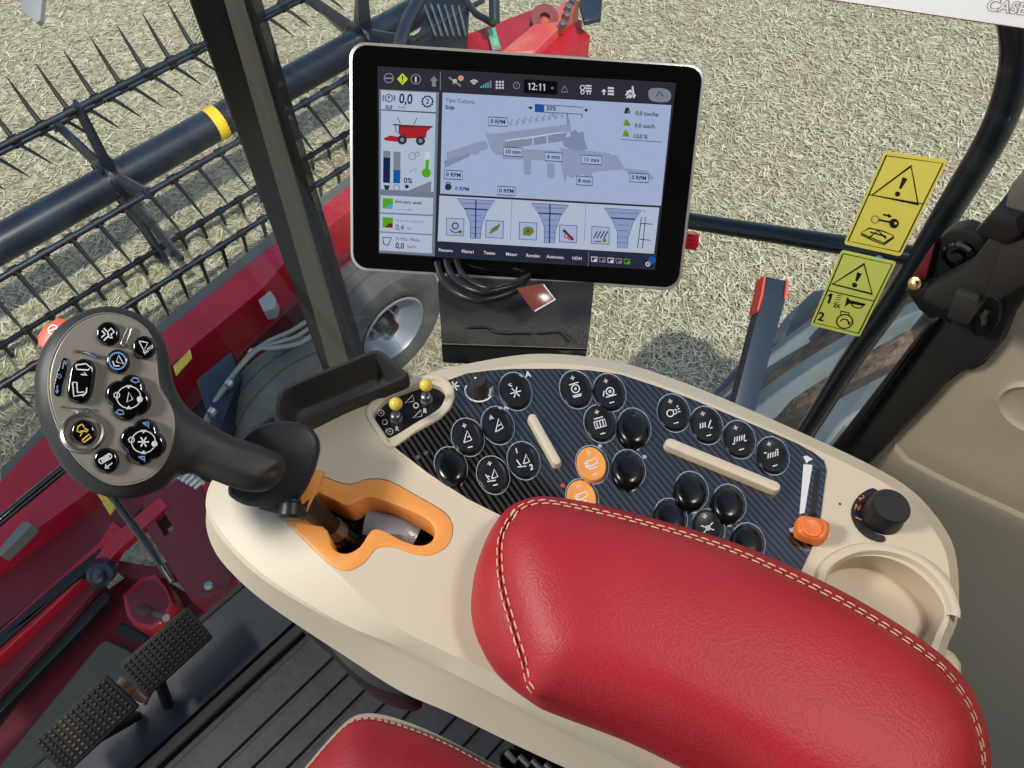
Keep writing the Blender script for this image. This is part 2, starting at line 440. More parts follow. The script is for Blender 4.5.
gl = MB(); slab(gl, HZ(-1.22), [(487, 29), (495, 26), (501, 48), (492, 49)], .012, bevel=0); gs = gl.build('label_strip', 'sign_grey', hdr)
G = Gfx(HZ(-1.22), .002)
for q in (((488, 30), (494.5, 28), (496.5, 35.5), (491, 37)), ((491.5, 38.5), (497, 37), (499, 45), (493.6, 46))): G.poly(q, 'green_label')
G.build('green_patch', gs)
mb = MB(); mb.tube(cr([P(398, 60, -.95), P(401, 40, -.95), (P(408, 20, -.95)), P(418, 2, -.95), P(428, -20, -.95)], 4, False), .035, 14); mb.build('hydraulic_arm', 'blk_paint', hdr)
mb = MB(); slab(mb, HZ(-1.15), [(412, 50), (420, 30), (436, -10), (470, -10), (466, 50)], .05, bevel=0); gp = mb.build('side_shield', 'tine', hdr)
for k in range(6):
    mb = MB(); a = P(424 + k * 7, 4 + k * 0.5, -1.13); b = P(436 + k * 6, 36, -1.13); mb.tube([a, b], .007, 6); mb.build('slat', 'steel', gp)
mb = MB(); mb.tube([P(494, -10, -1.0), P(494.5, 22, -1.1)], .03, 10); mb.build('support_strut', 'blk_paint', hdr)
mb = MB(); mb.tube([P(462, -5, -1.1), P(476, 14, -1.15), P(494, 24, -1.15)], .02, 8); mb.build('support_strut', 'blk_paint', hdr)

# ------------------------------------------------------------------ machinery under the cab (feeder side of the header)
fh = thing('feeder_frame', (-.3, 1.5, GZ + .1), 'dusty red feeder frame, darkened by painted-in shade, below the windshield beside the pedals', 'machinery')
prism('lower_face', [(0, 545), (94, 492), (118, 470), (150, 500), (98, 549), (0, 628), (-60, 680), (-60, 590)], -1.24, .12, 'red_dusty_shaded', fh)
prism('upper_rail', [(-60, 690), (0, 630), (98, 543), (112, 520), (122, 528), (100, 560), (60, 600), (0, 655), (-60, 712)], -1.22, .10, 'red_paint', fh)
prism('lower_rail', [(-60, 730), (0, 662), (60, 606), (92, 575), (100, 584), (70, 618), (0, 692), (-60, 760)], -1.27, .1, 'red_dusty_shaded', fh)
prism('deck_plate', [(-60, 830), (-60, 770), (0, 708), (60, 640), (105, 592), (135, 570), (165, 580), (200, 600), (240, 575), (260, 600), (200, 700), (60, 830)], -1.42, .05, 'red_dusty_shaded', fh)
prism('step_mat', [(0, 765), (98, 645), (107, 640), (128, 650), (180, 690), (80, 800), (0, 830)], -1.38, .03, 'olive_plate', fh, label='flat olive grey step mat')
# sloping right hand plate with a square hole
mb = MB(); slab(mb, HZ(-1.15), [(148, 482), (170, 462), (204, 480), (222, 520), (240, 562), (225, 590), (190, 600), (165, 560), (140, 520)], .15, bevel=0, holes=[[(151, 512), (160, 506), (174, 529), (164, 536)]]); mb.build('side_plate', 'red_dusty_shaded', fh, bevel=.004)
prism('edge_rail', [(200, 478), (214, 484), (236, 540), (246, 575), (238, 585), (222, 540)], -1.12, .04, 'red_paint', fh)
prism('edge_rail', [(112, 535), (160, 497), (168, 505), (120, 548), (100, 570), (92, 562)], -1.14, .04, 'red_paint', fh)
# hexagonal cover with bolt
mb = MB(); hexp = [(122, 595), (140, 577), (156, 574), (166, 586), (173, 602), (163, 622), (150, 630), (134, 626), (126, 616)]
slab(mb, HZ(-1.2), hexp, .12, bevel=.008); hx = mb.build('hexagonal_cover', 'red_paint', fh)
mb = MB(); slab(mb, HZ(-1.198), [(x * .82 + 148 * .18, y * .82 + 601 * .18) for x, y in hexp], .01, top=.002, bevel=.001); mb.build('cover_face', 'red_dusty_shaded', hx)
mb = MB(); mb.tube([P(143, 611, -1.2), P(146, 611, -1.15), P(166, 618, -1.05)], [.022, .012, .012], 10); mb.build('bolt', 'steel', hx)
prism('cross_strut', [(118, 560), (150, 566), (190, 556), (196, 570), (150, 582), (116, 572)], -1.3, .06, 'maroon', fh)
prism('shade_gap', [(-60, 685), (0, 632), (60, 580), (100, 548), (106, 556), (60, 592), (0, 645), (-60, 700)], -1.205, .04, 'tine', fh)  # dark strip standing in for the shaded gap under the main face
prism('shade_gap', [(-60, 765), (0, 696), (70, 624), (104, 590), (111, 597), (74, 636), (0, 712), (-60, 785)], -1.3, .04, 'tine', fh)  # dark strip standing in for the shaded gap below the lower rail
prism('slot_bracket', [(116, 628), (122, 622), (148, 636), (143, 642), (120, 634)], -1.33, .02, 'blk', fh)
mb = MB(); mb.lathe(P(99, 576, -1.12), (-.2, -.6, .7), [(.0, .03), (.016, .026), (.024, .01), (.026, 0), (.04, -.01), (.045, -.06)], 14); mb.build('hose_coupling', 'blk_paint', fh)
for k in range(5):
    mb = MB(); mb.tube([P(178 + k * 4.5, 478 + k * 2.4, -.98), P(188 + k * 3.6, 474 + k * 3.6 - 6, -.96)], .009, 8); mb.build('connector_pin', 'silver', fh)
mb = MB(); mb.lathe(P(209, 585, -1.1), (-.1, -.5, .85), [(.014, 0), (.014, .02), (.008, .025), (.0, .028)], 10); mb.build('nut', 'steel', fh)
prism('yellow_label', [(97, 494), (104, 494), (116, 507), (110, 515)], -1.12, .004, 'yellow_old', fh, bevel=0, label='narrow yellow label strip')
prism('coupling_block', [(0, 548), (20, 524), (27, 521), (32, 525), (12, 545), (0, 556)], -1.08, .05, 'hose', fh, label='grey hydraulic coupling')
mb = MB(); mb.tube([P(-20, 537, -.95), P(30, 496, -.95), P(64, 468, -.95), P(100, 436, -.95)], .016, 12); mb.build('hydraulic_pipe', 'blk_gloss', fh)

arm = MB(); arm.tube([P(96, 470, -.1), P(122, 510, -.14), P(150, 548, -.16), P(172, 582, -.18)], [.006, .008, .008, .005], 10)
wp = arm.build('wiper_arm', 'blk_gloss', label='thin glossy black wiper arm below the control lever', category='wiper')

# ------------------------------------------------------------------ transport wheels
def wheel(cx, cy, cz, R_, label, w=.24):
    t = thing('transport_wheel', (cx, cy, cz - R_), label, 'wheel', None)
    c = V((cx, cy, cz)); ax = V((0, -1, 0))
    mb = MB(); mb.lathe(c, ax, [(R_ * .60, -w * .45), (R_ * .72, -w / 2), (R_ * .92, -w * .46), (R_, -w * .3), (R_ * 1.005, -w * .16), (R_ * .985, -w * .15), (R_ * .985, -w * .12), (R_ * 1.01, -w * .11), (R_ * 1.01, w * .11), (R_ * .985, w * .12), (R_ * .985, w * .15), (R_ * 1.005, w * .16), (R_, w * .3), (R_ * .92, w * .46), (R_ * .74, w / 2), (R_ * .58, w * .45), (R_ * .53, w * .38), (R_ * .53, -w * .4)], 56, False); mb.build('tyre', 'tyre', t)
    mb = MB(); mb.lathe(c, ax, [(R_ * .56, w * .46), (R_ * .53, w * .48), (R_ * .50, w * .40), (R_ * .48, w * .22), (R_ * .46, w * .18), (R_ * .45, w * .10), (R_ * .40, w * .04), (R_ * .2, w * .06), (.0, w * .06)], 48, False)
    rm = mb.build('rim', 'rim', t)
    mb = MB(); mb.lathe(c + ax * (w * .05), ax, [(R_ * .17, 0), (R_ * .17, .04), (R_ * .12, .06), (R_ * .11, .09), (.0, .095)], 24); mb.build('hub_cap', 'blk', t)
    for k in range(5):
        a = k * 2 * PI / 5; mb = MB(); mb.lathe(c + V((math.cos(a), 0, math.sin(a))) * R_ * .27 + ax * (w * .04), ax, [(.016, 0), (.016, .025), (.0, .03)], 8); mb.build('wheel_nut', 'steel', rm)
    return t
wheel(1.13, 1.93, -1.42, .31, 'grey transport wheel below the tablet, its pale steel rim showing')
wheel(.56, 1.76, -1.38, .33, 'grey tyre seen mostly from its tread, behind the black tray')

hs = thing('hydraulic_hose_bundle', tuple(P(200, 440, -1.1)), 'grey braided hoses with clamps curving over the tyre behind the tray', 'hose')
for k in range(3):
    off = k * 2.6
    pts = [P(196 + off, 450 - k, -1.12), P(208 + off, 415 - k * 2, -1.08), P(228 + off, 382 - k * 3, -1.02), P(250 + off, 356 - k * 3, -.98), P(268 + off, 342 + k * 3, -.98), P(290 + off * 1.5, 332 + k * 6, -.98), P(306 + off, 322 + k * 7, -.98)]
    mb = MB(); mb.tube(cr(pts, 4, False), .0095, 10); mb.build('hose', 'hose', hs)
for q in ((212, 412), (229, 384), (252, 353), (282, 338)):
    c = P(q[0], q[1], -1.0); d = (P(q[0] + 10, q[1] - 14, -1.0) - c).normalized(); mb = MB(); mb.tube([c - d * .01, c + d * .01], .016, 10); mb.build('clamp', 'silver', hs)
mb = MB(); slab(mb, HZ(-1.05), [(196, 380), (231, 351), (240, 378), (218, 434), (207, 414)], .12, bevel=.006); vb = mb.build('valve_box', 'blk_paint', label='dark metal box between the joystick and the tyre', category='box')
mb = MB(); slab(mb, HZ(-1.3), [(150, 470), (205, 395), (232, 372), (225, 420), (218, 470), (225, 520), (200, 500)], .05, bevel=0); mb.build('drawbar_plate', 'tine', label='dark steel drawbar plate between the transport wheels', category='plate')

# ------------------------------------------------------------------ big drive tyre
dt = thing('drive_wheel', (1.42, -.32, GZ), 'big lugged drive tyre with soil between its treads, outside the side window', 'wheel')
TC = V((1.62, -.36, -1.03)); TR = .80; TW = .92
mb = MB(); mb.lathe(TC, (1, 0, 0), [(TR * .6, -TW * .42), (TR * .8, -TW * .52), (TR * .95, -TW * .5), (TR, -TW * .35), (TR * 1.01, 0), (TR, TW * .35), (TR * .95, TW * .5), (TR * .8, TW * .52), (TR * .6, TW * .42)], 72); mb.build('carcass', 'soil', dt)
mb = MB(); mb.lathe(TC, (1, 0, 0), [(.0, -TW * .2), (TR * .55, -TW * .22), (TR * .62, -TW * .44)], 40, False); mb.build('rim', 'red_paint', dt)
nl = 20
for k in range(nl):
    for side in (-1, 1):
        a0 = 2 * PI * k / nl + (PI / nl if side > 0 else 0); rings = []
        for q in range(9):
            u = q / 8; x = side * (-.07 + u * (TW * .5 + .09)); a = a0 + (1 - u) ** 1.2 * .36 - .0; wd = .030 + .014 * u
            rr = TR * 1.005 - (.03 if u > .9 else 0) - .02 * u * u; hh = .045
            c, s_ = math.cos(a), math.sin(a); rad = V((0, c, s_)); tan = V((0, -s_, c)) 
            o = TC + V((x, 0, 0)) + rad * rr
            rings.append([o - tan * wd * 1.2 - rad * .02, o - tan * wd + rad * hh, o + tan * wd + rad * hh, o + tan * wd * 1.2 - rad * .02])
        if any(p.z > TC.z - .35 and p.y > TC.y - .3 for p in rings[4]):
            mb = MB(); mb.loft(rings); mb.build('lug', 'tyre_lug', dt, bevel=.006)

# marker post
mb = MB(); a = [(765, 276), (788, 281), (786, 298), (753, 420), (732, 416), (763, 293)]
pp = Plane(at_depth(757, 404, 1.75), (RW @ V((.3, -.25, -1))), (1, 0, 0))
slab(mb, pp, a, .03, bevel=.002); ps = mb.build('marker_post', 'post_blue', label='upright dark steel marker post with red edges between tablet and warning stickers', category='post')
for e in ([(764, 276), (766, 276.4), (763, 296), (758, 312), (757, 309), (761, 294)], [(786.5, 280), (788.6, 281), (786.6, 298), (784, 299)]):
    mb = MB(); slab(mb, pp, e, .034, top=.003, bevel=0); mb.build('reflector_edge', 'reflector', ps, label='red reflective edge')

# top-left hanging plate
mb = MB(); slab(mb, Plane(at_depth(30, 8, 2.2), RW @ V((0, 0, -1))), [(22, -12), (43, -12), (40, 20), (36, 23), (21, 10)], .02, bevel=.002); mb.build('hanging_plate', 'sign_grey', label='small grey plate at the top left corner above the reel', category='plate')

# ================================================================== CAB SHELL
mb = MB(); mb.box((-.4, -.14, -.04), (1.8, 1.3, .08)); mb.build('floor_1', 'mat_floor', kind='structure', smooth=0)
rbm = MB(); y = .475; k = 0
ribs = []
while y > -.6:
    wd = .030 if k % 5 else .05
    ribs.append((y, wd)); y -= wd + .007; k += 1
for yy, wd in ribs: rbm.box((-.4, yy - wd / 2, .003), (1.78, wd, .006))
rbm.build('floor_mat', 'mat_floor', label='ribbed dark rubber floor mat under the console and seat', category='floor mat', bevel=.002, smooth=0)
mb = MB(); mb.box((-.4, .497, .009), (1.78, .02, .012)); mb.build('trim_3', 'rubber', kind='structure', bevel=.004, smooth=0)
lp = [(0.5, .512), (.5, .62), (.15, .62), (-1.3, .62), (-1.3, .512)]
mb = MB(); pl0 = Plane((0, 0, 0), (0, 0, 1)); slab(mb, pl0, lp, .05, top=.012, px=False, bevel=.004); mb.build('floor_2', 'ledge', kind='structure')
mb = MB(); mb.box((-.4, .6265, -.02), (1.8, .013, .06)); mb.build('trim_4', 'rubber', kind='structure', bevel=.004, smooth=0)

# curved windshield, side glass
prof = [(.64, 0), (.77, .12), (.93, .35), (1.03, .62), (1.08, .95), (1.09, 1.3), (1.06, 1.68)]
cp = cr([V((y, z)) for y, z in prof], 4, False)
mb = MB(); mb.loft([[V((-1.3, p.x, p.y)) for p in cp], [V((.47, p.x, p.y)) for p in cp]], False, False, closed=False); mb.build('window_1', 'glass', kind='structure')
mb = MB(); mb.loft([[V((.5, .03, .2)), V((.5, .03, 1.66))], [V((.5, 1.04, -.3)), V((.5, 1.04, 1.66))]], False, False, closed=False); mb.build('window_2', 'glass', kind='structure', smooth=0)

# front corner pillar
pl = Plane((.5, 1.05, 0), (-.43, -.9, 0), (1, 0, 0))
def pilrow(xs, y):
    return [pl.wp(x, y) for x in xs]
def ext(a, b, z): t = (z - a.z) / (b.z - a.z); return a + (b - a) * t
def pillar(x0, x1, hh, th, name, m, parent=None, kind='structure'):
    t0 = [pl.wp(x0[0], 0), pl.wp(x0[1], 0)]; t1 = [pl.wp(x1[0], 262), pl.wp(x1[1], 262)]
    rings = []
    for z in (-.3, 1.68):
        a, b = ext(t0[0], t1[0], z), ext(t0[1], t1[1], z)
        rings.append([a + pl.n * hh, b + pl.n * hh, b - pl.n * th, a - pl.n * th])
    mb = MB(); mb.loft(rings); return mb.build(name, m, parent, bevel=.003, kind=kind, smooth=30)
ap = pillar((189, 262), (284, 338), 0, .05, 'trim_1', 'blk')
pillar((224, 244), (299, 320), .003, .0, 'cover_strip', 'pillar_grey', ap, kind=None)
pillar((248, 262), (325, 338), .006, .0, 'rubber_seal', 'rubber', ap, kind=None)
mb = MB(); Gp = Gfx(pl, -.002)
for i in range(4):
    for j in range(60):
        y = j * 4.6 - 20; x = 187 - i * 1.9 + y * .345 + (i % 2) * .4
        Gp.disc(x, y + (i % 2) * 2.3, .75 - .14 * i, 'blk')
Gp.build('dotted_edge', ap)

# rear window trim
sp = Plane((.5, 0, 0), (-1, 0, 0), (0, 1, 0))
trim = [(837, 448), (800, 490), (836, 500), (869, 464), (896, 436), (930, 401), (946, 383), (959, 373), (972, 371), (985, 363), (1000, 345), (1010, 320), (1024, 300), (1060, 240), (1060, 130), (1024, 170), (990, 215), (975, 238), (950, 285), (934, 322), (900, 366)]
mb = MB(); slab(mb, sp, trim, .05, top=.012, bevel=.006); mb.build('trim_2', 'trim_blk', kind='structure')
mb = MB(); slab(mb, sp, [(829, 449), (836, 441), (928, 322), (936, 322), (846, 447), (838, 456)], .03, top=.022, bevel=.003); mb.build('trim_5', 'rubber', kind='structure')
wall = [(869, 464), (896, 436), (930, 401), (946, 383), (959, 373), (972, 371), (985, 363), (1000, 345), (1010, 320), (1024, 300), (1060, 240)]
W2 = [sp.px(x, y) for x, y in wall]
lo = [(W2[0][0] + .02, .1), ]
# wall_right below and behind the window
full = [(W2[0][0] + .9, W2[0][1] - .2)] + [(1.0, .30)] 
mb = MB()
wl = [(.03, -.005), (.03, -.54)] + [(a, b) for a, b in W2] + [(-.10, -1.68), (-.75, -1.68), (-.75, -.005)]
slab(mb, sp, wl, .04, top=.0, px=False, bevel=0); mb.build('wall_right', 'beige_panel', kind='structure', smooth=0)
cv = cr([(894, 400), (898, 440), (912, 463), (935, 476), (962, 489), (1010, 511), (1060, 535)], 4, False)
low = [(p.x, p.y) for p in cv] + [(1200, 900), (860, 900), (860, 470)]
mb = MB(); slab(mb, sp, [(850, 520), (872, 478), (893, 447), (905, 462), (935, 478), (962, 491), (1010, 513), (1060, 537), (1120, 900), (850, 900)], .006, top=.006, bevel=.005); mb.build('trim_6', 'beige_panel', kind='structure')
mb = MB(); G0 = Gfx(sp, .001)
c = sp.wp(1034, 408, .0); mb.lathe(c + V((.002, 0, 0)), (-1, 0, 0), [(.026, 0), (.026, .004), (.0235, .006), (.021, .004), (.018, .003), (.0, .003)], 32); mb.build('screw_cover', 'beige_panel', label='round beige cap on the side wall at the right edge', category='cap')
mb = MB(); mb.box((-.4, -.78, .85), (1.8, .04, 1.7)); mb.build('wall_back', 'liner', kind='structure', smooth=0)
mb = MB(); mb.box((-.4, .12, 1.72), (1.86, 1.8, .05)); mb.build('ceiling', 'liner', kind='structure', smooth=0)

# window latch and arm at the right
lt = thing('window_latch', tuple(sp.wp(960, 300)), 'black window latch with brass bolt on the rear window trim', 'latch')
LP = Plane((.47, 0, 0), (-1, 0, 0), (0, 1, 0))
mb = MB(); slab(mb, LP, cr([(932, 268), (934, 246), (946, 233), (962, 229), (976, 234), (985, 248), (978, 275), (960, 300), (934, 306), (922, 296)], 3), .012, bevel=.002); mb.build('base_plate', 'blk', lt)
mb = MB(); c = LP.wp(960, 254, 0); mb.lathe(c, (-1, 0, 0), [(.011, 0), (.011, .003), (.009, .004), (.008, .002), (.005, .002), (.004, .005), (.0, .005)], 24); mb.build('pivot', 'blk_gloss', lt)
mb = MB(); slab(mb, LP, [(935, 243), (929, 250), (910, 280), (905, 291), (917, 293), (925, 282)], .01, top=.006, bevel=.001); mb.build('cover_plate', 'maroon', lt, label='dark red cover plate')
mb = MB(); c = LP.wp(916, 283, .012); mb.lathe(c, (-.6, .1, .3), [(.0046, 0), (.0046, .003), (.0028, .0035), (.0028, .007), (.0, .0075)], 12); mb.build('bolt', 'brass', lt, label='brass bolt')
def arm_solid(pts, top, d, m, name='arm'):
    mb = MB(); slab(mb, LP, pts, d, top=top, bevel=.002); return mb.build(name, m, lt)
arm_solid([(925, 292), (965, 270), (985, 244), (1000, 232), (1015, 238), (1012, 262), (990, 285), (985, 300), (960, 312), (940, 310), (922, 300)], .022, .018, 'trim_blk')
arm_solid([(905, 290), (925, 288), (950, 300), (952, 326), (938, 318), (930, 320), (918, 310)], .016, .014, 'blk')
arm_solid([(955, 293), (976, 300), (972, 318), (966, 326), (946, 318), (950, 305)], .03, .02, 'trim_blk')
arm_solid([(992, 213), (1016, 220), (1020, 236), (1004, 245), (978, 236), (974, 232)], .03, .02, 'blk', 'handle_block')
arm_solid([(1010, 186), (1032, 165), (1060, 160), (1040, 230), (1018, 222), (1003, 212)], .02, .02, 'pillar_grey', 'handle_block')
arm_solid([(1000, 246), (1022, 240), (1060, 215), (1060, 262), (1024, 286), (1000, 300), (984, 298)], .026, .02, 'trim_blk')
mb = MB(); slab(mb, LP, cr([(970, 318), (976, 302), (988, 296), (998, 302), (998, 322), (986, 336), (972, 334)], 3), .006, top=-.008, bevel=.001); mb.build('recess_cup', 'blk', lt)
mb = MB(); slab(mb, LP, [(980, 315), (984, 312), (985, 325), (981, 326)], .004, top=-.002, bevel=0); slab(mb, LP, [(984, 313), (988, 314), (986, 317), (984, 317)], .004, top=-.002, bevel=0); mb.build('spring_clip', 'silver', lt)

# outside grab rail and link bar
hp = Plane((.6, 0, 0), (-1, 0, 0), (0, 1, 0))
rail = thing('grab_rail', tuple(hp.wp(800, 432)), 'black tubular grab rail outside the side window, bent at its top', 'rail')
path = cr([hp.wp(1010, -8), hp.wp(1017, 30), hp.wp(1017, 62), hp.wp(1008, 100), hp.wp(990, 142), hp.wp(950, 208), hp.wp(900, 291), hp.wp(850, 362), hp.wp(806, 432), hp.wp(770, 480)], 4, False)
mb = MB(); mb.tube(path, .0115, 20); mb.build('tube', 'bar_blk', rail)
mb = MB(); mb.tube([hp.wp(640, 209), hp.wp(690, 221), hp.wp(780, 235), hp.wp(880, 251), hp.wp(915, 256)], .0095, 18); mb.build('cross_bar', 'bar_blk', rail)
c = hp.wp(886, 252); mb = MB(); mb.lathe(c + V((-.012, 0, 0)), (-1, 0, 0), [(.004, 0), (.004, .003), (.0, .004)], 10); mb.build('screw', 'icon_blue', rail)

# warning stickers on the side glass
SG = Plane((.4985, 0, 0), (-1, 0, 0), (0, 1, 0))
def tri(G, a, b, c, w): G.line([a, b, c], w, 'decal_blk', closed=True)
def lerp2(a, b, t): return (a[0] + (b[0] - a[0]) * t, a[1] + (b[1] - a[1]) * t)
def quadmap(q):
    tl, tr, br, bl = q
    def f(u, v): return lerp2(lerp2(tl, tr, u), lerp2(bl, br, u), v)
    return f
def sticker(q, m, label):
    mb = MB(); f = quadmap(q)
    pts = []
    for (u, v, du, dv) in ((0, 0, 1, 1), (1, 0, -1, 1), (1, 1, -1, -1), (0, 1, 1, -1)):
        e = .045; a = [f(u, v + dv * e * .6), f(u + du * e * .3, v + dv * e * .17), f(u + du * e, v)]
        pts += a if (u + v) % 2 == 0 else a[::-1]
    slab(mb, SG, pts, .0004, bevel=0); s = mb.build('warning_sticker', m, label=label, category='sticker', smooth=0)
    return s, f
def border(G, f, m=.05, mv=.04): G.line([f(m, mv), f(1 - m, mv), f(1 - m, 1 - mv), f(m, 1 - mv)], 1.3, 'decal_blk', closed=True)
def warn(G, a, b, c, e0, e1):
    G.line([a, b, c], 2.7, 'decal_blk', closed=True)
    d = V(e1) - V(e0); n = V((-d.y, d.x)).normalized()
    E0, E1 = V(e0), V(e0) + d * .68
    G.poly([E0 - n * 2.6, E0 + n * 2.6, E1 + n * 1.0, E1 - n * 1.0], 'decal_blk'); G.disc(e1[0], e1[1], 2.5, 'decal_blk')
s1, f = sticker([(884.6, 151.5), (948, 160), (900.5, 256.5), (843.5, 244)], 'decal_yellow', 'upper yellow warning sticker with key and open book signs')
G = Gfx(SG, .0003); border(G, f); G.line([f(.05, .46), f(.95, .46)], 1, 'decal_blk')
warn(G, (911, 166), (872, 195), (918, 204.5), (905, 178), (897.5, 194))
G.ring(875, 219.5, 3.6, .7, 'olive_plate'); G.line([(879, 220), (890, 222)], 2, 'decal_blk'); G.disc(894, 223.5, 4.8, 'decal_blk'); G.disc(895.6, 223.3, 1.3, 'decal_yellow', .0004)
G.line([(883, 214.5), (889, 215.8)], 1.8, 'decal_blk'); G.poly([(888.5, 213.4), (892, 216.6), (888, 218)], 'decal_blk')
for q in ([(861, 233), (869, 228), (878, 230), (884, 231.5), (894, 236), (884, 243), (874, 239)], [(868, 238.6), (878, 230.4), (886, 239)], [(861, 234.6), (874, 241), (884, 244.6), (894, 237.6)]): G.line(q, 1.3, 'decal_blk', closed=len(q) > 4)
G.line([(870, 232), (886, 236.6)], 1.5, 'decal_blk'); G.line([(886, 249), (896, 251.4)], .5, 'decal_blk')
G.build('print', s1)
s2, f = sticker([(841.5, 250), (896.5, 262), (859.5, 337), (810, 325)], 'decal_lime', 'lower lime yellow warning sticker with horn and engine signs')
G = Gfx(SG, .0003); border(G, f); G.line([f(.05, .53), f(.95, .53)], 1, 'decal_blk')
warn(G, (864, 264), (832.5, 284), (872, 294), (859.5, 273), (854.5, 285))
G.line([(831.6, 293.6), (828.4, 303.4)], 2.2, 'decal_blk'); G.line([(831.6, 294), (828, 296)], 1.6, 'decal_blk'); G.text('2', 821, 317, 12, 'decal_blk', 14, bold=.03); G.text('3X', 836.5, 306, 6, 'decal_blk', 14, bold=.03)
for k in range(4): G.line([(836.5 - k * .6, 295 + k * 2.3), (842.5 - k, 295.4 + k * 2.2)], .6, 'decal_blk')
G.poly([(847, 297), (850, 300), (866, 304), (864, 306), (849, 303.6), (844.5, 307)], 'decal_blk'); G.ring(857, 305.3, 5.5, 1.1, 'decal_blk', r2=2.6, rot=.2)
G.ring(844.5, 321.5, 8, 1.3, 'decal_blk', r2=7); G.line([(840, 314), (841, 311), (849, 313), (848.5, 316)], 1.2, 'decal_blk'); G.line([(840, 321.5), (842.5, 319), (847, 319.5), (849, 323)], 1.2, 'decal_blk'); G.poly([(847, 322.5), (851, 321.8), (849, 325.6)], 'decal_blk')
G.build('print', s2)
mb = MB(); slab(mb, SG, [(815, -2), (1060, 34), (1060, -60), (815, -60)], .0006, bevel=0); cs = mb.build('window_banner', 'card_white', label='bright white printed strip along the top right of the side window', category='banner', smooth=0)
G = Gfx(SG, .0003); G.line([(815, -2.2), (1060, 33.8)], 1.0, 'maroon'); G.text('CASE', 1007, 7.4, 17, 'card_line', 7, bold=.06, shear=.25); G.text('CASE', 1007, 7.4, 17, 'card_white', 7, bold=.0, h=.0005, shear=.25); G.build('lettering', cs)

# ================================================================== PEDALS
pp = Plane(P(125, 680, .14), (.05, -.35, .93), (1, 0, 0))
def pedal(q, stem, label, dirt=False):
    t = thing('brake_pedal', tuple(P(stem[0], stem[1], .01)), label, 'pedal')
    f = quadmap(q); mb = MB()
    out = [f(.03, 0), f(.97, 0), f(1, .04), f(1, .96), f(.97, 1), f(.03, 1), f(0, .96), f(0, .04)]
    slab(mb, pp, out, .012, bevel=.002); mb.build('pad', 'rubber', t)
    mb = MB(); nu, nv = 8, 13
    for i in range(nu):
        for j in range(nv):
            u, v = .06 + .88 * (i + .5) / nu, .03 + .94 * (j + .5) / nv; du, dv = .038, .024
            b = [pp.wp(*f(u - du, v - dv)), pp.wp(*f(u + du, v - dv)), pp.wp(*f(u + du, v + dv)), pp.wp(*f(u - du, v + dv))]
            c = sum(b, V((0, 0, 0))) / 4; tp = [c + (p - c) * .6 + pp.n * .0035 for p in b]; mb.loft([b, tp], False, True)
    mb.build('tread', 'pedal_dirt' if dirt else 'pedal_nub', t, smooth=0)
    mb = MB(); c = pp.wp(*f(.75, .75)) - pp.n * .014; mb.tube([c, P(stem[0], stem[1], .02)], .008, 12); mb.build('stem', 'blk', t)
mat('pedal_nub', (46, 44, 42), .4)
mat('pedal_dirt', (50, 46, 42), .45, vary=(30, (120, 96, 68), .5, .75))
pedal([(105, 674), (139, 706), (64, 776), (31, 742)], (137, 716), 'black studded brake pedal nearer the corner, with brown dirt', True)
pedal([(187, 606), (213, 637), (146, 698), (117, 666)], (168, 705), 'clean black studded brake pedal beside the console')
mb = MB(); slab(mb, HZ(.10), [(112, 690), (120, 676), (150, 692), (144, 704)], .01, bevel=.001); mb.build('pedal_link', 'soil', label='dusty link plate joining the two brake pedals', category='bracket')

# ================================================================== SEAT
st_ = thing('driver_seat', tuple(P(400, 830, .3)), 'red leather driver seat with pale stitching at the bottom edge', 'seat')
so = [(290, 790), (312, 762), (330, 741), (347, 724), (360, 718), (378, 718), (410, 727), (450, 744), (495, 768), (560, 802), (600, 860), (500, 960), (300, 960), (240, 860)]
mb = MB(); A, B = P(370, 850, .5), P(450, 850, .5)
o3 = cr([P(x, y, .485) for x, y in so], 4)
def shrink(r, t, dz, A=A, B=B):
    out = []
    for p in r:
        ab = B - A; s = max(0, min(1, (p - A).dot(ab) / ab.dot(ab))); q = A + ab * s; q.z = p.z
        v = p + (q - p) * t; v.z = p.z + dz; out.append(v)
    return out
mb.loft([shrink(o3, .03, -.07), shrink(o3, -.01, -.05), shrink(o3, 0, -.02), o3, shrink(o3, .03, .008), shrink(o3, .12, .016), shrink(o3, .35, .022), shrink(o3, .7, .025)]); mb.build('cushion', 'red_leather', st_, smooth=60)
mb = MB(); mb.loft([shrink(o3, -.03, -.13), shrink(o3, -.035, -.06), shrink(o3, -.045, -.008), shrink(o3, .0, -.008)]); mb.build('shell', 'beige_panel', st_)
def stitches(mb, path, L=.0044, gap=.0020, r=.00045, off=0.0, up=V((0, 0, 1))):
    d = 0; tot = 0; pts = path; acc = []
    for i in range(len(pts) - 1):
        seg = (pts[i + 1] - pts[i]); l = seg.length; n = seg.normalized()
        while d < l:
            acc.append((pts[i] + n * d, n)); d += L + gap
        d -= l
    for p, n in acc:
        side = n.cross(up).normalized() * off; a = p + side; b = a + n * L
        mb.tube([a, (a + b) / 2 + up * .0004, b], [r * .8, r, r * .8], 5)
sl = [p for p in shrink(o3, .028, .0085)]
i0 = 0
mb = MB(); stitches(mb, sl[4:40], off=.0); stitches(mb, [p - V((0, 0, .001)) for p in shrink(o3, .012, .0045)][4:40]); mb.build('stitching', 'stitch', st_)
mb = MB(); slab(mb, HZ(.42), [(498, 752), (520, 742), (548, 752), (575, 770), (560, 790), (500, 780)], .06, bevel=.004); bk_ = mb.build('seat_adjuster', 'blk_gloss', st_)
for k in range(4):
    mb = MB(); mb.tube([P(506 + k * 13, 752 + k * 4, .432), P(516 + k * 13, 762 + k * 4, .432)], .003, 8); mb.build('screw', 'silver', bk_)

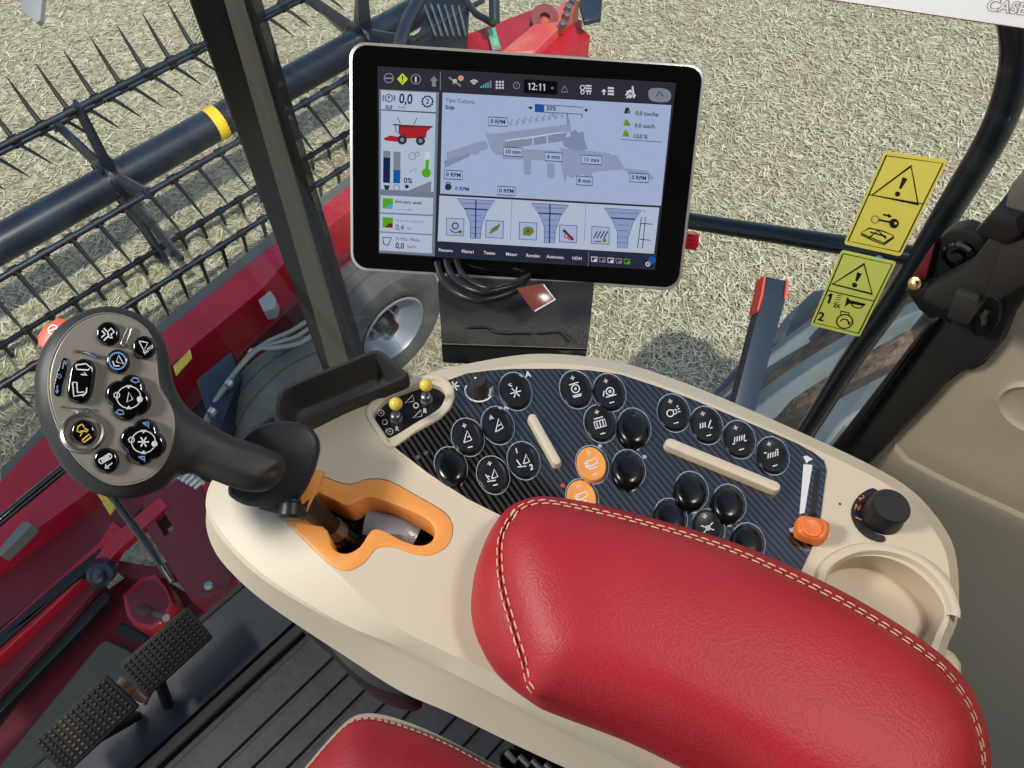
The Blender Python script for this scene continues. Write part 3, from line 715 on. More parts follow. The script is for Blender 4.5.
# ================================================================== CONSOLE
ZT = .785
con = thing('armrest_console', tuple(P(560, 560, .35)), 'beige control console with black carbon-look button panel', 'console')
TP = HZ(ZT)
K = [(282, 448), (262, 458), (246, 468), (238, 480), (243, 494), (262, 506), (279, 516), (308, 545), (341, 576), (390, 622), (440, 649), (487, 670), (560, 712), (640, 756), (720, 800),
     (820, 830), (900, 780), (935, 700), (938, 650), (950, 614), (948, 562), (935, 532), (906, 498), (864, 472), (791, 438), (740, 416), (697, 398), (660, 384), (628, 374), (590, 366), (540, 363), (500, 367), (447, 378), (408, 389), (345, 411), (315, 428)]
O = [(268, 446), (246, 456), (230, 466), (213, 479), (206, 498), (208, 516), (222, 540), (252, 571), (290, 597), (345, 627), (398, 648), (450, 674), (520, 709), (600, 748), (690, 792),
     (825, 845), (912, 785), (942, 705), (946, 652), (958, 616), (956, 558), (942, 525), (912, 491), (868, 464), (795, 430), (743, 407), (700, 389), (662, 375), (630, 365), (590, 357), (540, 354), (500, 358), (445, 369), (405, 381), (340, 403), (308, 422)]
B_ = [(268, 452), (246, 462), (230, 474), (213, 490), (206, 515), (209, 538), (222, 562), (252, 592), (290, 620), (345, 656), (400, 691), (450, 713), (520, 747), (590, 779), (680, 820)]
k3 = cr([P(x, y, ZT) for x, y in K], 4); o3 = cr([P(x, y, ZT - (.014 if i < 15 else .010)) for i, (x, y) in enumerate(O)], 4)
b3 = cr([P(x, y, ZT - .048) for x, y in B_] + [P(x, y, ZT - .010) - V((0, 0, .04)) for x, y in O[len(B_):]], 4)
mid = [p + (q - p) * .92 + V((0, 0, .0012)) for p, q in zip(k3, o3)]
# holes in the top
gate_o = cr([(306, 474), (322, 476), (343, 483), (355, 483), (366, 479), (388, 480), (420, 497), (446, 513), (453, 528), (448, 545), (432, 555), (414, 554), (391, 547), (376, 549), (364, 563), (347, 571), (329, 564), (306, 542), (288, 524), (286, 510), (294, 492)], 3)
gate_i = cr([(314, 492), (326, 496), (338, 502), (347, 505), (354, 503), (367, 497), (388, 502), (423, 517), (434, 528), (432, 540), (420, 545), (402, 540), (383, 530), (371, 530), (360, 546), (346, 553), (333, 548), (327, 530), (311, 517), (303, 507)], 3)
cup = cr([(823, 590), (828, 574), (842, 562), (862, 556), (888, 558), (915, 571), (936, 592), (945, 612), (937, 632), (925, 652), (890, 650), (860, 630), (838, 608)], 3)
tog = cr([(377, 408), (390, 397), (408, 389), (425, 384), (438, 386), (445, 393), (443, 403), (436, 411), (414, 424), (390, 438), (382, 432), (374, 420)], 3)
holes = [[TP.wp(p.x, p.y) for p in h] for h in (gate_o, cup, tog)]
mb = MB(); mb.loft([k3, mid, o3, [p + (q - p) * .12 - V((0, 0, .002)) for p, q in zip(o3, b3)], b3], False, True); mb.cap(k3, holes=holes)
for h, d in zip(holes, (.03, .022, .006)): mb.loft([h, [p - V((0, 0, d)) for p in h]], False, False)
ch = [p - V((0, 0, .022)) for p in holes[1]]; mb.cap(ch)
body = mb.build('body', 'beige', con, smooth=16, bevel=0)
# rim around cup recess
def ridge(mb, path, w, h, pl=TP, closed=True):
    prof = [(-w / 2, 0), (-w * .3, h * .8), (0, h), (w * .3, h * .8), (w / 2, 0)]
    rings = []; n = len(path)
    for i, p in enumerate(path):
        a = path[i - 1] if (i or closed) else p; b = path[(i + 1) % n] if (i + 1 < n or closed) else p
        d = (b - a).normalized(); s = d.cross(V((0, 0, 1))).normalized()
        rings.append([p + s * x + V((0, 0, z)) for x, z in prof])
    if closed: rings.append(rings[0])
    mb.loft(rings, False, False, closed=False)
mb = MB(); ridge(mb, [TP.wp(p.x, p.y) for p in cr([(818, 590), (823, 570), (838, 557), (862, 549), (892, 551), (920, 563), (943, 585), (953, 608), (953, 618)], 4, False)], .008, .004, closed=False); mb.build('cup_rim', 'beige', body)
mb = MB(); ridge(mb, [TP.wp(p.x, p.y) for p in cr([(369, 414), (376, 401), (392, 390), (410, 383), (428, 378), (442, 380), (451, 390), (450, 403), (441, 415), (417, 429), (392, 446), (382, 436)], 4)], .005, .0022); mb.build('switch_rim', 'beige', body)
# rear tab by the armrest
prism('tab', [(938, 642), (955, 650), (963, 662), (962, 690), (940, 690)], ZT - .03, .03, 'beige', con, bevel=.004)
# pedestal
mb = MB(); slab(mb, HZ(.715), cr([(285, 600), (320, 640), (345, 668), (372, 688), (400, 697), (414, 694), (430, 670), (520, 690), (700, 700), (800, 640), (600, 480), (420, 480), (330, 520)], 3), .045, bevel=.006); mb.build('pedestal', 'rubber', con)
mb = MB(); mb.lathe(P(640, 600, .672), (0, 0, -1), [(.05, 0), (.05, .655)], 24); mb.build('support_column', 'blk', con)

# shift gate
mb = MB(); slab(mb, TP, [tuple(p) for p in [(q.x, q.y) for q in gate_o]], .025, top=.001, bevel=.0015, holes=[[(q.x, q.y) for q in gate_i]]); gt = mb.build('shift_gate', 'orange', con, smooth=35, label='orange shift gate')
mb = MB(); mb.cap([TP.wp(p.x, p.y, -.034) for p in gate_o]); mb.build('gate_floor', 'blk', gt, smooth=0)
mb = MB(); rr = []
for k in range(7):
    u = k / 6; rr.append([TP.wp(368 + u * 56, 512 + u * 20 - 8 + 3 * math.sin(u * 5), -.024 + .006 * math.sin(u * PI)), TP.wp(364 + u * 52, 522 + u * 20 + 3 * math.sin(u * 5), -.018 + .006 * math.sin(u * PI)), TP.wp(362 + u * 48, 534 + u * 16, -.024)])
mb.loft(rr, False, False, closed=False); so_ = mb.build('boot', 'boot', gt, smooth=80)

# carbon panel
panel_o = [(393, 446), (415, 433), (440, 419), (451, 408), (455, 396), (451, 386), (443, 381.5), (467, 373), (490, 370), (514, 368.5), (560, 368.5), (590, 370), (620, 374), (654, 385), (690, 398), (724, 412), (760, 427), (795, 442), (812, 451), (824, 460), (827, 470), (824, 492), (820, 524), (811, 550), (800, 574), (770, 565), (700, 560), (600, 555), (530, 535), (500, 515), (467, 498), (427, 472)]
mb = MB(); slab(mb, TP, panel_o, .0025, top=.0008, bevel=.0005); pan = mb.build('button_panel', 'carbon', con, label='glossy striped black button panel', smooth=5)
mb = MB(); ridge(mb, [TP.wp(x, y, 0) for x, y in [(394, 449), (428, 475), (468, 501), (502, 518)]], .0022, .0018, closed=False); mb.build('panel_edge', 'beige', body)

ROT = math.radians(-22)
HB = .0042
def dome(cx, cy, a, b, prof, m, name, parent, rot=ROT, pl=TP, n=36, label=None):
    top = prof[-1][1]; c2 = V(pl.px(cx, cy, top)); E = [V(pl.px(x, y, top)) for x, y in Gfx.ell(None, cx, cy, a, b, rot, n)]
    mb = MB(); mb.loft([[pl.w(*(c2 + (e - c2) * s), h) for e in E] for s, h in prof], False, True)
    return mb.build(name, m, parent, smooth=35, label=label)
FLAT = [(1.05, 0), (1.05, .0028), (1.0, .0042), (.9, .0044), (.82, .0040)]
RND = [(1.05, 0), (1.06, .003), (1.0, .0052), (.86, .0068), (.6, .0076), (.3, .0079)]
def icon_frame(cx, cy, rot, s):
    c, d = math.cos(rot), math.sin(rot)
    def f(x, y): return (cx + (x * c - y * d) * s, cy + (x * d + y * c) * s)
    return f
def circ(x, y, r, n=14, a0=0, a1=360): return [(x + r * math.cos(math.radians(a0 + (a1 - a0) * k / n)), y + r * math.sin(math.radians(a0 + (a1 - a0) * k / n))) for k in range(n + 1)]
def star(x, y, r): return [[(x - r * math.cos(a), y - r * math.sin(a)), (x + r * math.cos(a), y + r * math.sin(a))] for a in (0, PI / 3, 2 * PI / 3)]
PLUS = [[(-.14, -.72), (.14, -.72)], [(0, -.86), (0, -.58)]]
MINUS = [[(-.16, .72), (.16, .72)]]
TRI = [[(-.32, .34), (.1, -.36), (.22, .3), (-.32, .34)], [(-.0, .06), (.16, .02)]]
REEL = [circ(0, 0, .26), circ(0, 0, .06, 6), [(-.34, -.34), (.3, -.36)], [(-.3, .42), (.3, .42)], [(-.25, .52), (.25, .52)]]
SLANT = [[(-.32 + k * .16, .16), (-.20 + k * .16, -.16)] for k in range(5)]
ICONS = {
 'fanA': star(.02, .12, .36) + [[(-.1, -.3), (-.3, -.5)], [(-.3, -.4), (-.12, -.52)]],
 'reel': PLUS + REEL + MINUS[:0],
 'reel2': PLUS + [circ(.08, 0, .25), circ(.08, 0, .07, 6), [(-.42, .2), (-.28, -.14)], [(-.28, .3), (.42, .3)]] + MINUS,
 'cyl': PLUS + [[(-.36, -.14), (-.36, .3), (.36, .3), (.36, -.14), (-.36, -.14)], [(-.2, -.14), (-.2, .3)], [(0, -.14), (0, .3)], [(.2, -.14), (.2, .3)], [(-.3, -.32), (.3, -.32)]] + MINUS,
 'triA': [[(-.36, -.4), (-.26, -.7), (-.14, -.42)], [(-.32, -.52), (-.2, -.52)], [(-.24, .44), (.2, -.36), (.32, .3), (-.24, .44)], [(.02, .1), (.24, .04)]],
 'tripm': PLUS + TRI + MINUS,
 'tripm2': PLUS + [[(x * .8 + .12, y * .8) for x, y in TRI[0]], [(-.44, -.1), (-.3, .3)], [(-.46, .36), (.1, .44)], [(-.2, .1), (-.36, .04)]] + MINUS,
 'tri12': [[(x * .8 + .2, y * .8) for x, y in TRI[0]], [(-.4, -.1), (-.24, .34)], [(-.46, .36), (.1, .46)]],
 'hum': [[(-.46, -.1), (-.3, -.2), (.1, -.24), (.34, -.3), (.4, .0), (.1, .12), (-.3, .16), (-.46, .1)], circ(-.28, 0, .1, 8)] + PLUS + MINUS + [[(-.3, .3), (.3, .3)]],
 'blow': PLUS + [circ(-.2, .02, .22, 12), [(-.02, -.12), (.22, -.12), (.22, .12), (-.02, .16)], [(.3, -.26), (.42, -.32)], [(.32, -.1), (.46, -.12)], [(.32, .06), (.46, .08)]] + MINUS,
 'sv1': PLUS + [[(-.4 + k * .16, .16), (-.32 + k * .16, -.16)] for k in range(3)] + [[(.1, .24), (.4, -.2)], [(.2, .3), (.36, .3)]] + MINUS,
 'sv2': PLUS + SLANT + [[(-.48, .24), (-.3, .24)], [(.3, .24), (.48, .24)]] + MINUS,
 'sv3': PLUS + SLANT + [[(-.48, -.24), (-.3, -.24)], [(.3, -.24), (.48, -.24)]] + MINUS,
 'chop': PLUS + [[(-.4, -.2), (0, .06), (.4, -.2)], [(-.36, .3), (0, .06), (.36, .3)], circ(0, .06, .14, 8)],
}
def button(x, y, icon=None, m=None, name='button', a=13.7, b=16.9, label=None, imat='icon_white', txt=()):
    rnd = icon is None
    ob = dome(x, y, a, b, RND if rnd else FLAT, m or ('blk_dome' if rnd else 'blk_btn'), name, pan, label=label)
    if icon:
        G = Gfx(TP, .0042); f = icon_frame(x, y, ROT * .7, 15.5)
        for p in ICONS.get(icon, []): G.line([f(*q) for q in p], 1.1, imat)
        for t, tx, ty, s in txt:
            q = f(tx, ty); G.text(t, q[0], q[1], s, imat, math.degrees(ROT * .7), bold=.03)
        if G.mb.v: G.build('icon', ob)
    return ob
bl = [(514.8, 390.5, 'fanA', ()), (575.5, 388.7, 'reel', ()), (608.8, 391.7, 'reel2', ()), (599.8, 422.7, 'cyl', ()), (497.2, 424.5, 'triA', ()), (467.2, 436.3, 'tripm', ()), (492.5, 474.2, 'tripm2', ()), (523, 459.7, 'tri12', (('1', -.25, -.65, 7), ('2', .4, .62, 8))),
      (673.2, 412.1, 'blow', ()), (705.8, 424.5, 'sv1', ()), (738.6, 438.6, 'sv2', ()), (772.1, 454.8, 'sv3', ()), (707.7, 527, 'chop', ())]
for x, y, ic, tx in bl: button(x, y, ic, txt=tx)
for x, y in [(450.3, 464.9), (633.8, 426.2), (628.4, 467.7), (691.3, 489.5), (728.8, 502.4), (670.2, 516.4), (748, 541)]:
    button(x, y, None, a=14.8, b=17.6, label='plain glossy button without a symbol')
button(591.6, 463.7, 'hum', 'orange', imat='white', label='orange button')
button(581.6, 497, 'hum', 'orange', imat='white', label='orange button half under the armrest')
# printed rings and legends
G = Gfx(TP, .0010)
for x, y, *_ in bl + [(450.3, 464.9), (633.8, 426.2), (628.4, 467.7), (691.3, 489.5), (728.8, 502.4), (670.2, 516.4), (748, 541), (591.6, 463.7), (581.6, 497)]:
    G.ring(x + .6, y + 1, 16.2, .8, 'ring_line', r2=19.8, rot=ROT)
G.build('button_outline', pan)
def mark(name, fn, pl=None, h=.0010, parent=None):
    G = Gfx(pl or TP, h); fn(G); return G.build(name, parent or pan)
mark('snowflake_symbol', lambda G: [G.line([(454.5 + q[0], 386 + q[1]) for q in a], 1.1, 'icon_white') for a in star(0, 0, 5)])
mark('letter_mark', lambda G: G.text('A', 528, 374.5, 8, 'icon_white', -8, bold=.03))
mark('letter_mark', lambda G: G.text('A', 506, 407.5, 7, 'icon_white', -8, bold=.03))
def fs_(G):
    G.line([(479 + 14 * math.cos(a), 390.5 + 11 * math.sin(a)) for a in [math.radians(d) for d in range(-20, 216, 12)]], 1.6, 'icon_white')
    G.poly([(489, 388), (493.5, 389), (493, 396), (488, 396)], 'icon_white')
mark('fan_dial_scale', fs_)
mark('speed_wedge', lambda G: G.poly([(803.5, 464), (812.5, 465), (804.5, 513), (799.5, 514)], 'icon_white'))
mark('hare_symbol', lambda G: G.poly([(803, 456.5), (807, 455.5), (811, 458), (813, 459.5), (809, 461), (806.5, 463.5), (805, 460)], 'icon_white'))
mark('tortoise_symbol', lambda G: G.poly([(789, 529), (793, 527), (798, 529), (800, 531.5), (795, 532.5), (790, 532)], 'icon_white'))
for x, y, m in [(521, 376, 'ring_line'), (500, 408.5, 'ring_line'), (418, 457, 'silver'), (426, 453, 'silver'), (562.7, 485.6, 'reflector'), (600, 446, 'ring_line'), (644.5, 457, 'ring_line')]:
    mb = MB(); mb.lathe(TP.wp(x, y, .0008), (0, 0, 1), [(.0016, 0), (.0014, .0004), (0, .0005)], 10); mb.build('indicator_light', m, pan)
# ridges between buttons
def ridgebar(x0, y0, x1, y1, w, h=.007):
    a, b = V(TP.px(x0, y0, h)), V(TP.px(x1, y1, h)); d = (b - a).normalized(); n = V((-d.y, d.x)); L = []
    for k in range(13): t = -PI / 2 + PI * k / 12; L.append(b + d * math.cos(t) * w + n * math.sin(t) * w)
    for k in range(13): t = PI / 2 + PI * k / 12; L.append(a + d * math.cos(t) * w + n * math.sin(t) * w)
    mb = MB(); c = (a + b) / 2; rings = []
    for s, hh in ((1.0, 0), (.98, h * .6), (.8, h * .92), (.5, h)):
        rings.append([TP.w(*((a if (p - a).length < (p - b).length else b) * (1 - s) + p * s), hh) for p in L])
    mb.loft(rings, False, True); mb.build('divider_rib', 'beige', pan, smooth=45, label='raised beige finger rib')
ridgebar(532.5, 417, 556.5, 460, .0034); ridgebar(671, 442.5, 775, 485.5, .0042)

# small rotary dial
def knob(cx, cy, r, h, m, name, parent, pl=TP, ridges=18, tipscale=.8, base=1.25, dot='icon_white', ax=None):
    c = pl.wp(cx, cy, 0); mb = MB(); n = 72; rings = []
    for s, hh in ((base, 0), (base, .002), (1.0, .0035), (.98, h * .9), (tipscale, h), (tipscale * .5, h * 1.0)):
        ring = []
        for k in range(n):
            a = 2 * PI * k / n; g = 1 - (.05 if (k * ridges // n * 1.0) % 2 and .003 < hh < h else 0)
            q = 1 + .03 * math.sin(ridges * a) if .003 < hh < h * .95 else 1
            ring.append(c + pl.u * math.cos(a) * r * s * q + pl.v * math.sin(a) * r * s * q + pl.n * hh)
        rings.append(ring)
    mb.loft(rings, False, True); k_ = mb.build(name, m, parent, smooth=50)
    if dot:
        mb = MB(); mb.lathe(c + pl.n * (h + .0001) + pl.v * r * .45, pl.n, [(.0009, 0), (0, .0003)], 10); mb.build('pointer_dot', dot, k_)
    return k_
knob(479, 391, .0060, .014, 'blk_rough', 'fan_dial', pan, tipscale=.85)
# toggles
TG = HZ(ZT - .005)
mb = MB(); slab(mb, TG, [(p.x, p.y) for p in tog], .002, top=0, bevel=0); tp_ = mb.build('switch_plate', 'blk_btn', con, label='black plate for two toggle switches')
for x, y in ((381, 413), (390, 431.5)):
    mark('rotor_symbol', lambda G: (G.ring(x, y, 3, .8, 'icon_white'), G.disc(x, y, .9, 'icon_white'), G.line([(x - 3.6, y - 3), (x - 4.4, y + 1)], .7, 'icon_white')), TG, .0003, tp_)
for x, y in ((384.8, 422), (416, 405.5)): mark('circle_mark', lambda G: G.ring(x, y, 2.5, .8, 'icon_white'), TG, .0003, tp_)
for L_ in ([(405, 403), (413, 395), (414, 401)], [(413, 418), (421, 410), (422, 416)]): mark('wedge_symbol', lambda G: G.line(L_, .8, 'icon_white', closed=True), TG, .0003, tp_)
for x, y in ((397, 429), (425, 411)): mark('letter_mark', lambda G: G.text('R', x, y, 6, 'icon_white', 0, bold=.03), TG, .0003, tp_)
for bx, by, tx, ty in ((397, 421, 395.7, 403.5), (427, 402, 426, 384.8)):
    b0 = TG.wp(bx, by); mb = MB(); mb.lathe(b0, (0, 0, 1), [(.0045, 0), (.0045, .004), (.0035, .005), (.0035, .009), (.0022, .010)], 6 * 3)
    ts = mb.build('toggle_switch', 'steel', con, label='small toggle switch with steel collar')
    d = CAM - b0; tip = P(tx, ty, ZT + .023); mb = MB(); mb.tube([b0 + V((0, 0, .006)), tip], [.0020, .0015], 12); mb.build('toggle_lever', 'silver', ts)
    mb = MB(); mb.lathe(tip - V((0, 0, .005)), (0, 0, 1), [(.0002, 0)] + [(.0046 * math.sin(PI * k / 10), .0046 - .0046 * math.cos(PI * k / 10)) for k in range(1, 10)] + [(.0002, .0092)], 20); mb.build('toggle_cap', 'yellow_ball', ts, label='yellow ball tip')

# throttle slider
mb = MB(); mb.cap([TP.wp(x, y, .0009) for x, y in [(815.5, 469), (821, 469), (815.5, 518), (809, 518)]]); mb.build('slider_slot', 'rubber', pan, smooth=0)
SLP = HZ(ZT + .012); mb = MB()
sl_o = cr([(798, 519), (802, 514), (812, 515), (826, 519), (831, 524), (829, 536), (822, 540), (806, 536), (798, 530)], 4)
slab(mb, SLP, [(p.x, p.y) for p in sl_o], .009, bevel=.003); sk = mb.build('throttle_slider', 'orange_deep', con, smooth=60, label='orange throttle slider')
mb = MB(); mb.tube([SLP.wp(812, 524, -.004), P(813, 512, ZT - .008)], .003, 10); mb.build('slider_stem', 'blk', sk)
mb = MB(); c2 = SLP.wp(812, 527, .0003); mb.lathe(c2, (0, 0, 1), [(.0065, 0), (.006, .0007), (.0045, .0002), (.0, -.0001)], 20, False); mb.build('thumb_rest', 'orange_deep', sk, smooth=80)
# gear range dial
G = Gfx(TP, .0006); cx, cy = 884, 514
arc_o = [(cx + 32 * math.cos(math.radians(a)), cy + 30 * math.sin(math.radians(a))) for a in range(80, 252, 8)]
arc_i = [(cx + 19 * math.cos(math.radians(a)), cy + 17 * math.sin(math.radians(a))) for a in range(252, 80, -8)]
G.poly([(x, y) for x, y in cr([V(p) for p in [(873, 488), (862, 493), (854, 502), (851, 514), (856, 527), (866, 537), (878, 542), (885, 541), (884, 536), (876, 533), (869, 526), (866, 516), (867, 507), (872, 500), (880, 494)]], 3)], 'blk_btn')
for t, x, y in (('2', 861.5, 498), ('N', 857.5, 507.5)): G.text(t, x, y, 8, 'icon_orange', 60 if t != 'N' else 15, bold=.02, h=.0008)
G.line([(855.5, 517), (862, 520)], 1.3, 'icon_orange', .0008); G.line([(873, 497), (868, 504), (867.5, 513), (870, 521), (875, 527)], 2.2, 'beige', .0008); G.build('dial_scale', con, label='printed dial scale with 2 N 1')
k_ = knob(881.5, 516, .0122, .0165, 'blk', 'range_dial', con, ridges=0, base=1.08, tipscale=.9, dot=None)
mb = MB(); mb.lathe(TP.wp(840, 504, .0002), (0, 0, 1), [(.0009, 0), (0, .0002)], 8); mb.build('pin_hole', 'blk', con)

# storage tray
tray = thing('storage_tray', tuple(P(340, 400, .74)), 'open black storage tray on the outer edge of the console', 'tray')
to = cr([(275, 418), (275, 399), (284, 386), (310, 374), (345, 360), (372, 349), (384, 351), (396, 362), (409, 376), (380, 390), (345, 404), (312, 420), (290, 428)], 3)
ZR = ZT + .012; tl = [HZ(ZR).px(p.x, p.y) for p in to]; th_ = inset2(tl, .0045); hp_ = HZ(ZR)
Wt = lambda l, z: [V((a, b, z)) for a, b in l]
tl = [(p[0], p[1]) for p in [hp_.w(*q) for q in tl]]; th_ = inset2(tl, .0045)
mb = MB(); mb.loft([Wt(inset2(tl, .004), ZR - .05), Wt(inset2(tl, .002), ZR - .045), Wt(tl, ZR - .003), Wt(inset2(tl, .0015), ZR), Wt(inset2(tl, .004), ZR), Wt(inset2(tl, .0055), ZR - .003), Wt(inset2(tl, .0075), ZR - .022), Wt(inset2(tl, .012), ZR - .026)], True, True); mb.build('bin', 'blk_rough', tray, smooth=50)
mb = MB(); slab(mb, HZ(ZR - .0245), [(383, 363), (390, 374), (385, 376), (380, 368)], .0006, bevel=0); mb.build('moulded_mark', 'face_grey', tray)
mb = MB(); slab(mb, HZ(ZT - .005), [(250, 428), (274, 416), (284, 436), (262, 448), (244, 440)], .02, bevel=.001); mb.build('tray_bracket', 'bar_blk', tray)

# ================================================================== ARMREST
ar = thing('armrest', tuple(P(730, 650, ZT + .0)), 'red leather armrest pad with double pale stitching over the console', 'armrest')
prs = [((510, 519), (501, 515)), ((521, 508), (516, 503)), ((545, 503), (543, 497)), ((590, 511), (592, 503)), ((650, 526), (652, 518)), ((705, 542), (708, 534)), ((760, 563), (764, 554)), ((850, 607), (855, 598)), ((925, 655), (932, 647)), ((960, 694), (969, 685)), ((977, 735), (986, 730)), ((980, 775), (990, 776)), ((965, 840), (977, 848)), ((900, 880), (905, 893)), ((820, 840), (812, 858)), ((742, 775), (730, 790)), ((650, 727), (640, 742)), ((566, 699), (558, 711)), ((532, 690), (533, 699)), ((523, 662), (499, 672)), ((511, 622), (480, 642)), ((501, 583), (471, 612)), ((499, 548), (475, 572)), ((503, 530), (487, 537))]
S3 = cr([P(a[0], a[1], ZT + .047) for a, b in prs], 5); O3 = cr([P(b[0], b[1], ZT + .022) for a, b in prs], 5)
A, B = P(610, 615, .83), P(900, 770, .83)
def gz(i): return max(0, min(1, (i - 66) / 4, (96 - i) / 4))
def md(t, dz, out): return [S3[i] + (O3[i] - S3[i]) * t + V((0, 0, dz * (1 - gz(i) * .8))) + (O3[i] - S3[i]).normalized() * out for i in range(len(S3))]
mb = MB(); rg = [shrink(O3, .03, -.021, A, B), shrink(O3, .0, -.012, A, B), O3, md(.6, .004, .001), md(.25, .003, .0005), S3]
for k in range(len(S3)):
    if 13 * 5 < k < 19 * 5: S3[k].z -= .009 * math.sin((k - 65) / 30 * PI) ** .5
rg = [shrink(O3, .03, -.021, A, B), shrink(O3, .0, -.012, A, B), O3, md(.6, .004, .001), md(.25, .003, .0005), S3]
for t, dz in ((.006, -.0012), (.018, .0012), (.05, .0045), (.12, .009), (.25, .0145), (.42, .018), (.62, .020), (.82, .021)):
    r = shrink(S3, t, dz, A, B)
    if t < .02:
        for i, p in enumerate(r): p.z += gz(i) * (.0018 if t < .01 else .001)
    for p in r: zt = ZT + .047 + dz; p.z += (zt - p.z) * min(1, t * 3)
    for _ in range(int(t * 60)): r = [(r[i - 1] + r[i] * 2 + r[(i + 1) % len(r)]) / 4 for i in range(len(r))]
    rg.append(r)
mb.loft(rg); pad = mb.build('pad', 'red_leather', ar, smooth=80)
mb = MB()
def closedp(r, i0, i1): n = len(r); return [r[i % n] for i in range(i0, i1 + 1)]
s_in = shrink(S3, .022, .0026, A, B); s_out = md(.14, .0022, .0002)
n = len(S3)
for r in (s_in, s_out): stitches(mb, closedp(r, 1, 13 * 5))
for r in (shrink(S3, .03, .0034, A, B), md(.06, .0016, .0)): stitches(mb, closedp(r, n - 6 * 5 , n + 1))
mb.build('stitching', 'stitch', ar)

# ================================================================== JOYSTICK
jc = at_depth(112, 400, .43)
JP = Plane(jc, (-.08, -.52, .85), (1, -.6, 0))
js = thing('control_lever', tuple(P(345, 535, .755)), 'black multifunction joystick with grey button face at the left', 'joystick')
out = [(35, 395), (36, 370), (45, 345), (62, 324), (84, 311), (108, 306), (132, 311), (152, 323), (165, 342), (170, 362), (174, 384), (186, 406), (206, 421), (232, 436), (262, 446), (283, 456), (286, 470), (279, 485), (262, 492), (240, 490), (215, 481), (195, 474), (180, 476), (168, 486), (150, 494), (128, 499), (104, 496), (82, 486), (63, 468), (48, 442), (38, 418)]
skel = [(92, 385), (110, 415), (130, 440), (170, 442), (210, 452), (245, 463), (268, 470)]
o2 = [V(JP.px(p.x, p.y)) for p in cr([V(p) for p in out], 3)]; sk2 = [V(JP.px(*p)) for p in skel]
def near(p):
    best = None
    for a, b in zip(sk2, sk2[1:]):
        ab = b - a; t = max(0, min(1, (p - a).dot(ab) / ab.dot(ab))); q = a + ab * t
        if best is None or (p - q).length < (p - best).length: best = q
    return best
ns = [near(p) for p in o2]
for _ in range(3): ns = [(ns[i - 1] + ns[i] * 2 + ns[(i + 1) % len(ns)]) / 4 for i in range(len(ns))]
neckx = V(JP.px(185, 440))
def front(p, s, f): 
    w = (p - s).length; return min(w * .8, .0125) * f
def back(p, s, f):
    w = (p - s).length; return min(w * 1.0, .028) * f
mb = MB(); rings = []
for k in range(6, 0, -1):
    ph = k / 6.4 * PI / 2; rings.append([JP.w(*(s + (p - s) * math.cos(ph) ** .7), -back(p, s, math.sin(ph))) for p, s in zip(o2, ns)])
rings.append([JP.w(*p, 0) for p in o2])
for k in range(1, 7):
    ph = k / 6.4 * PI / 2; rings.append([JP.w(*(s + (p - s) * math.cos(ph) ** .6), front(p, s, math.sin(ph))) for p, s in zip(o2, ns)])
mb.loft(rings, True, True); grip = mb.build('grip', 'grip', js, smooth=70)
HF = .0135
fo = cr([V(p) for p in [(49, 372), (56, 349), (69, 330), (88, 317), (108, 313), (130, 318), (147, 330), (155, 348), (157, 368), (160, 388), (170, 405), (174, 420), (173, 440), (166, 460), (152, 476), (132, 484), (112, 484), (94, 475), (74, 456), (58, 428), (49, 398)]], 3)
mb = MB(); slab(mb, JP, [(p.x, p.y) for p in fo], .006, top=HF, bevel=.0012); fc = mb.build('face_plate', 'face_grey', js, smooth=15, label='grey button face')
mb = MB(); mb.tube([JP.wp(p.x, p.y, HF - .0002) for p in fo] + [JP.wp(fo[0].x, fo[0].y, HF - .0002)], .0004, 6, False); mb.build('face_edge', 'face_grey', fc)
def jbtn(loop, name='button', h=.0035, m='blk_gloss', label=None, bev=.0016):
    mb = MB(); slab(mb, JP, loop, h + .001, top=HF + h, bevel=bev); return mb.build(name, m, fc, smooth=60, label=label)
E = lambda x, y, r, r2=None, rot=0, n=28: Gfx.ell(None, x, y, r, r2 or r, rot, n)
# crop frame (20,290) at 0.3125
q = lambda X, Y: (20 + X * .3125, 290 + Y * .3125)
def jb(X, Y, r, strokes, m='icon_white', w=1.0, texts=(), label=None):
    x, y = q(X, Y); b = jbtn(E(x, y, r), label=label); G = Gfx(JP, HF + .0038)
    for s in strokes: G.line([(x + a * r, y + c * r) for a, c in s], w, m)
    for t, tx, ty, sz, an in texts: G.text(t, x + tx * r, y + ty * r, sz, m, an, bold=.03)
    if G.mb.v: G.build('icon', b)
    return b
jb(280, 138, 12.2, [[(-.45, -.2), (-.2, .1), (-.5, .35)], [(-.3, -.4), (0, -.1), (.3, -.4), (.55, -.1), (.3, .1), (.4, .4), (0, .3), (-.3, .6)], [(0, -.1), (.1, .3)]], w=1.6)
jb(396, 182, 11.8, [[(-.4, -.5), (.35, -.35), (0, .3), (-.4, -.5)], [(0, .3), (0, .5)]], texts=(('AUTO', .4, .25, 4.2, -40),), w=1.2)
b = jb(312, 227, 12.2, [circ(0, 0, .68, 20)], m='icon_blue', w=1.6); x, y = q(312, 227); G = Gfx(JP, HF + .0039)
G.line([(x + 1, y - 6), (x + 6, y + 3), (x - 1, y + 1)], 1.2, 'icon_white', closed=True); G.line([(x - 5, y), (x - 3, y + 5), (x + 2, y + 5)], 1.2, 'icon_white'); G.build('icon', b)
jb(275, 545, 13, [circ(-.35 + .2 * k, .05 - .12 * k, .2, 8) for k in range(4)] + [[(-.3, -.1), (.4, -.5)], [(.5, .2), (.0, .55)], [(.0, .3), (-.05, .6), (.25, .6)]], w=1.2)
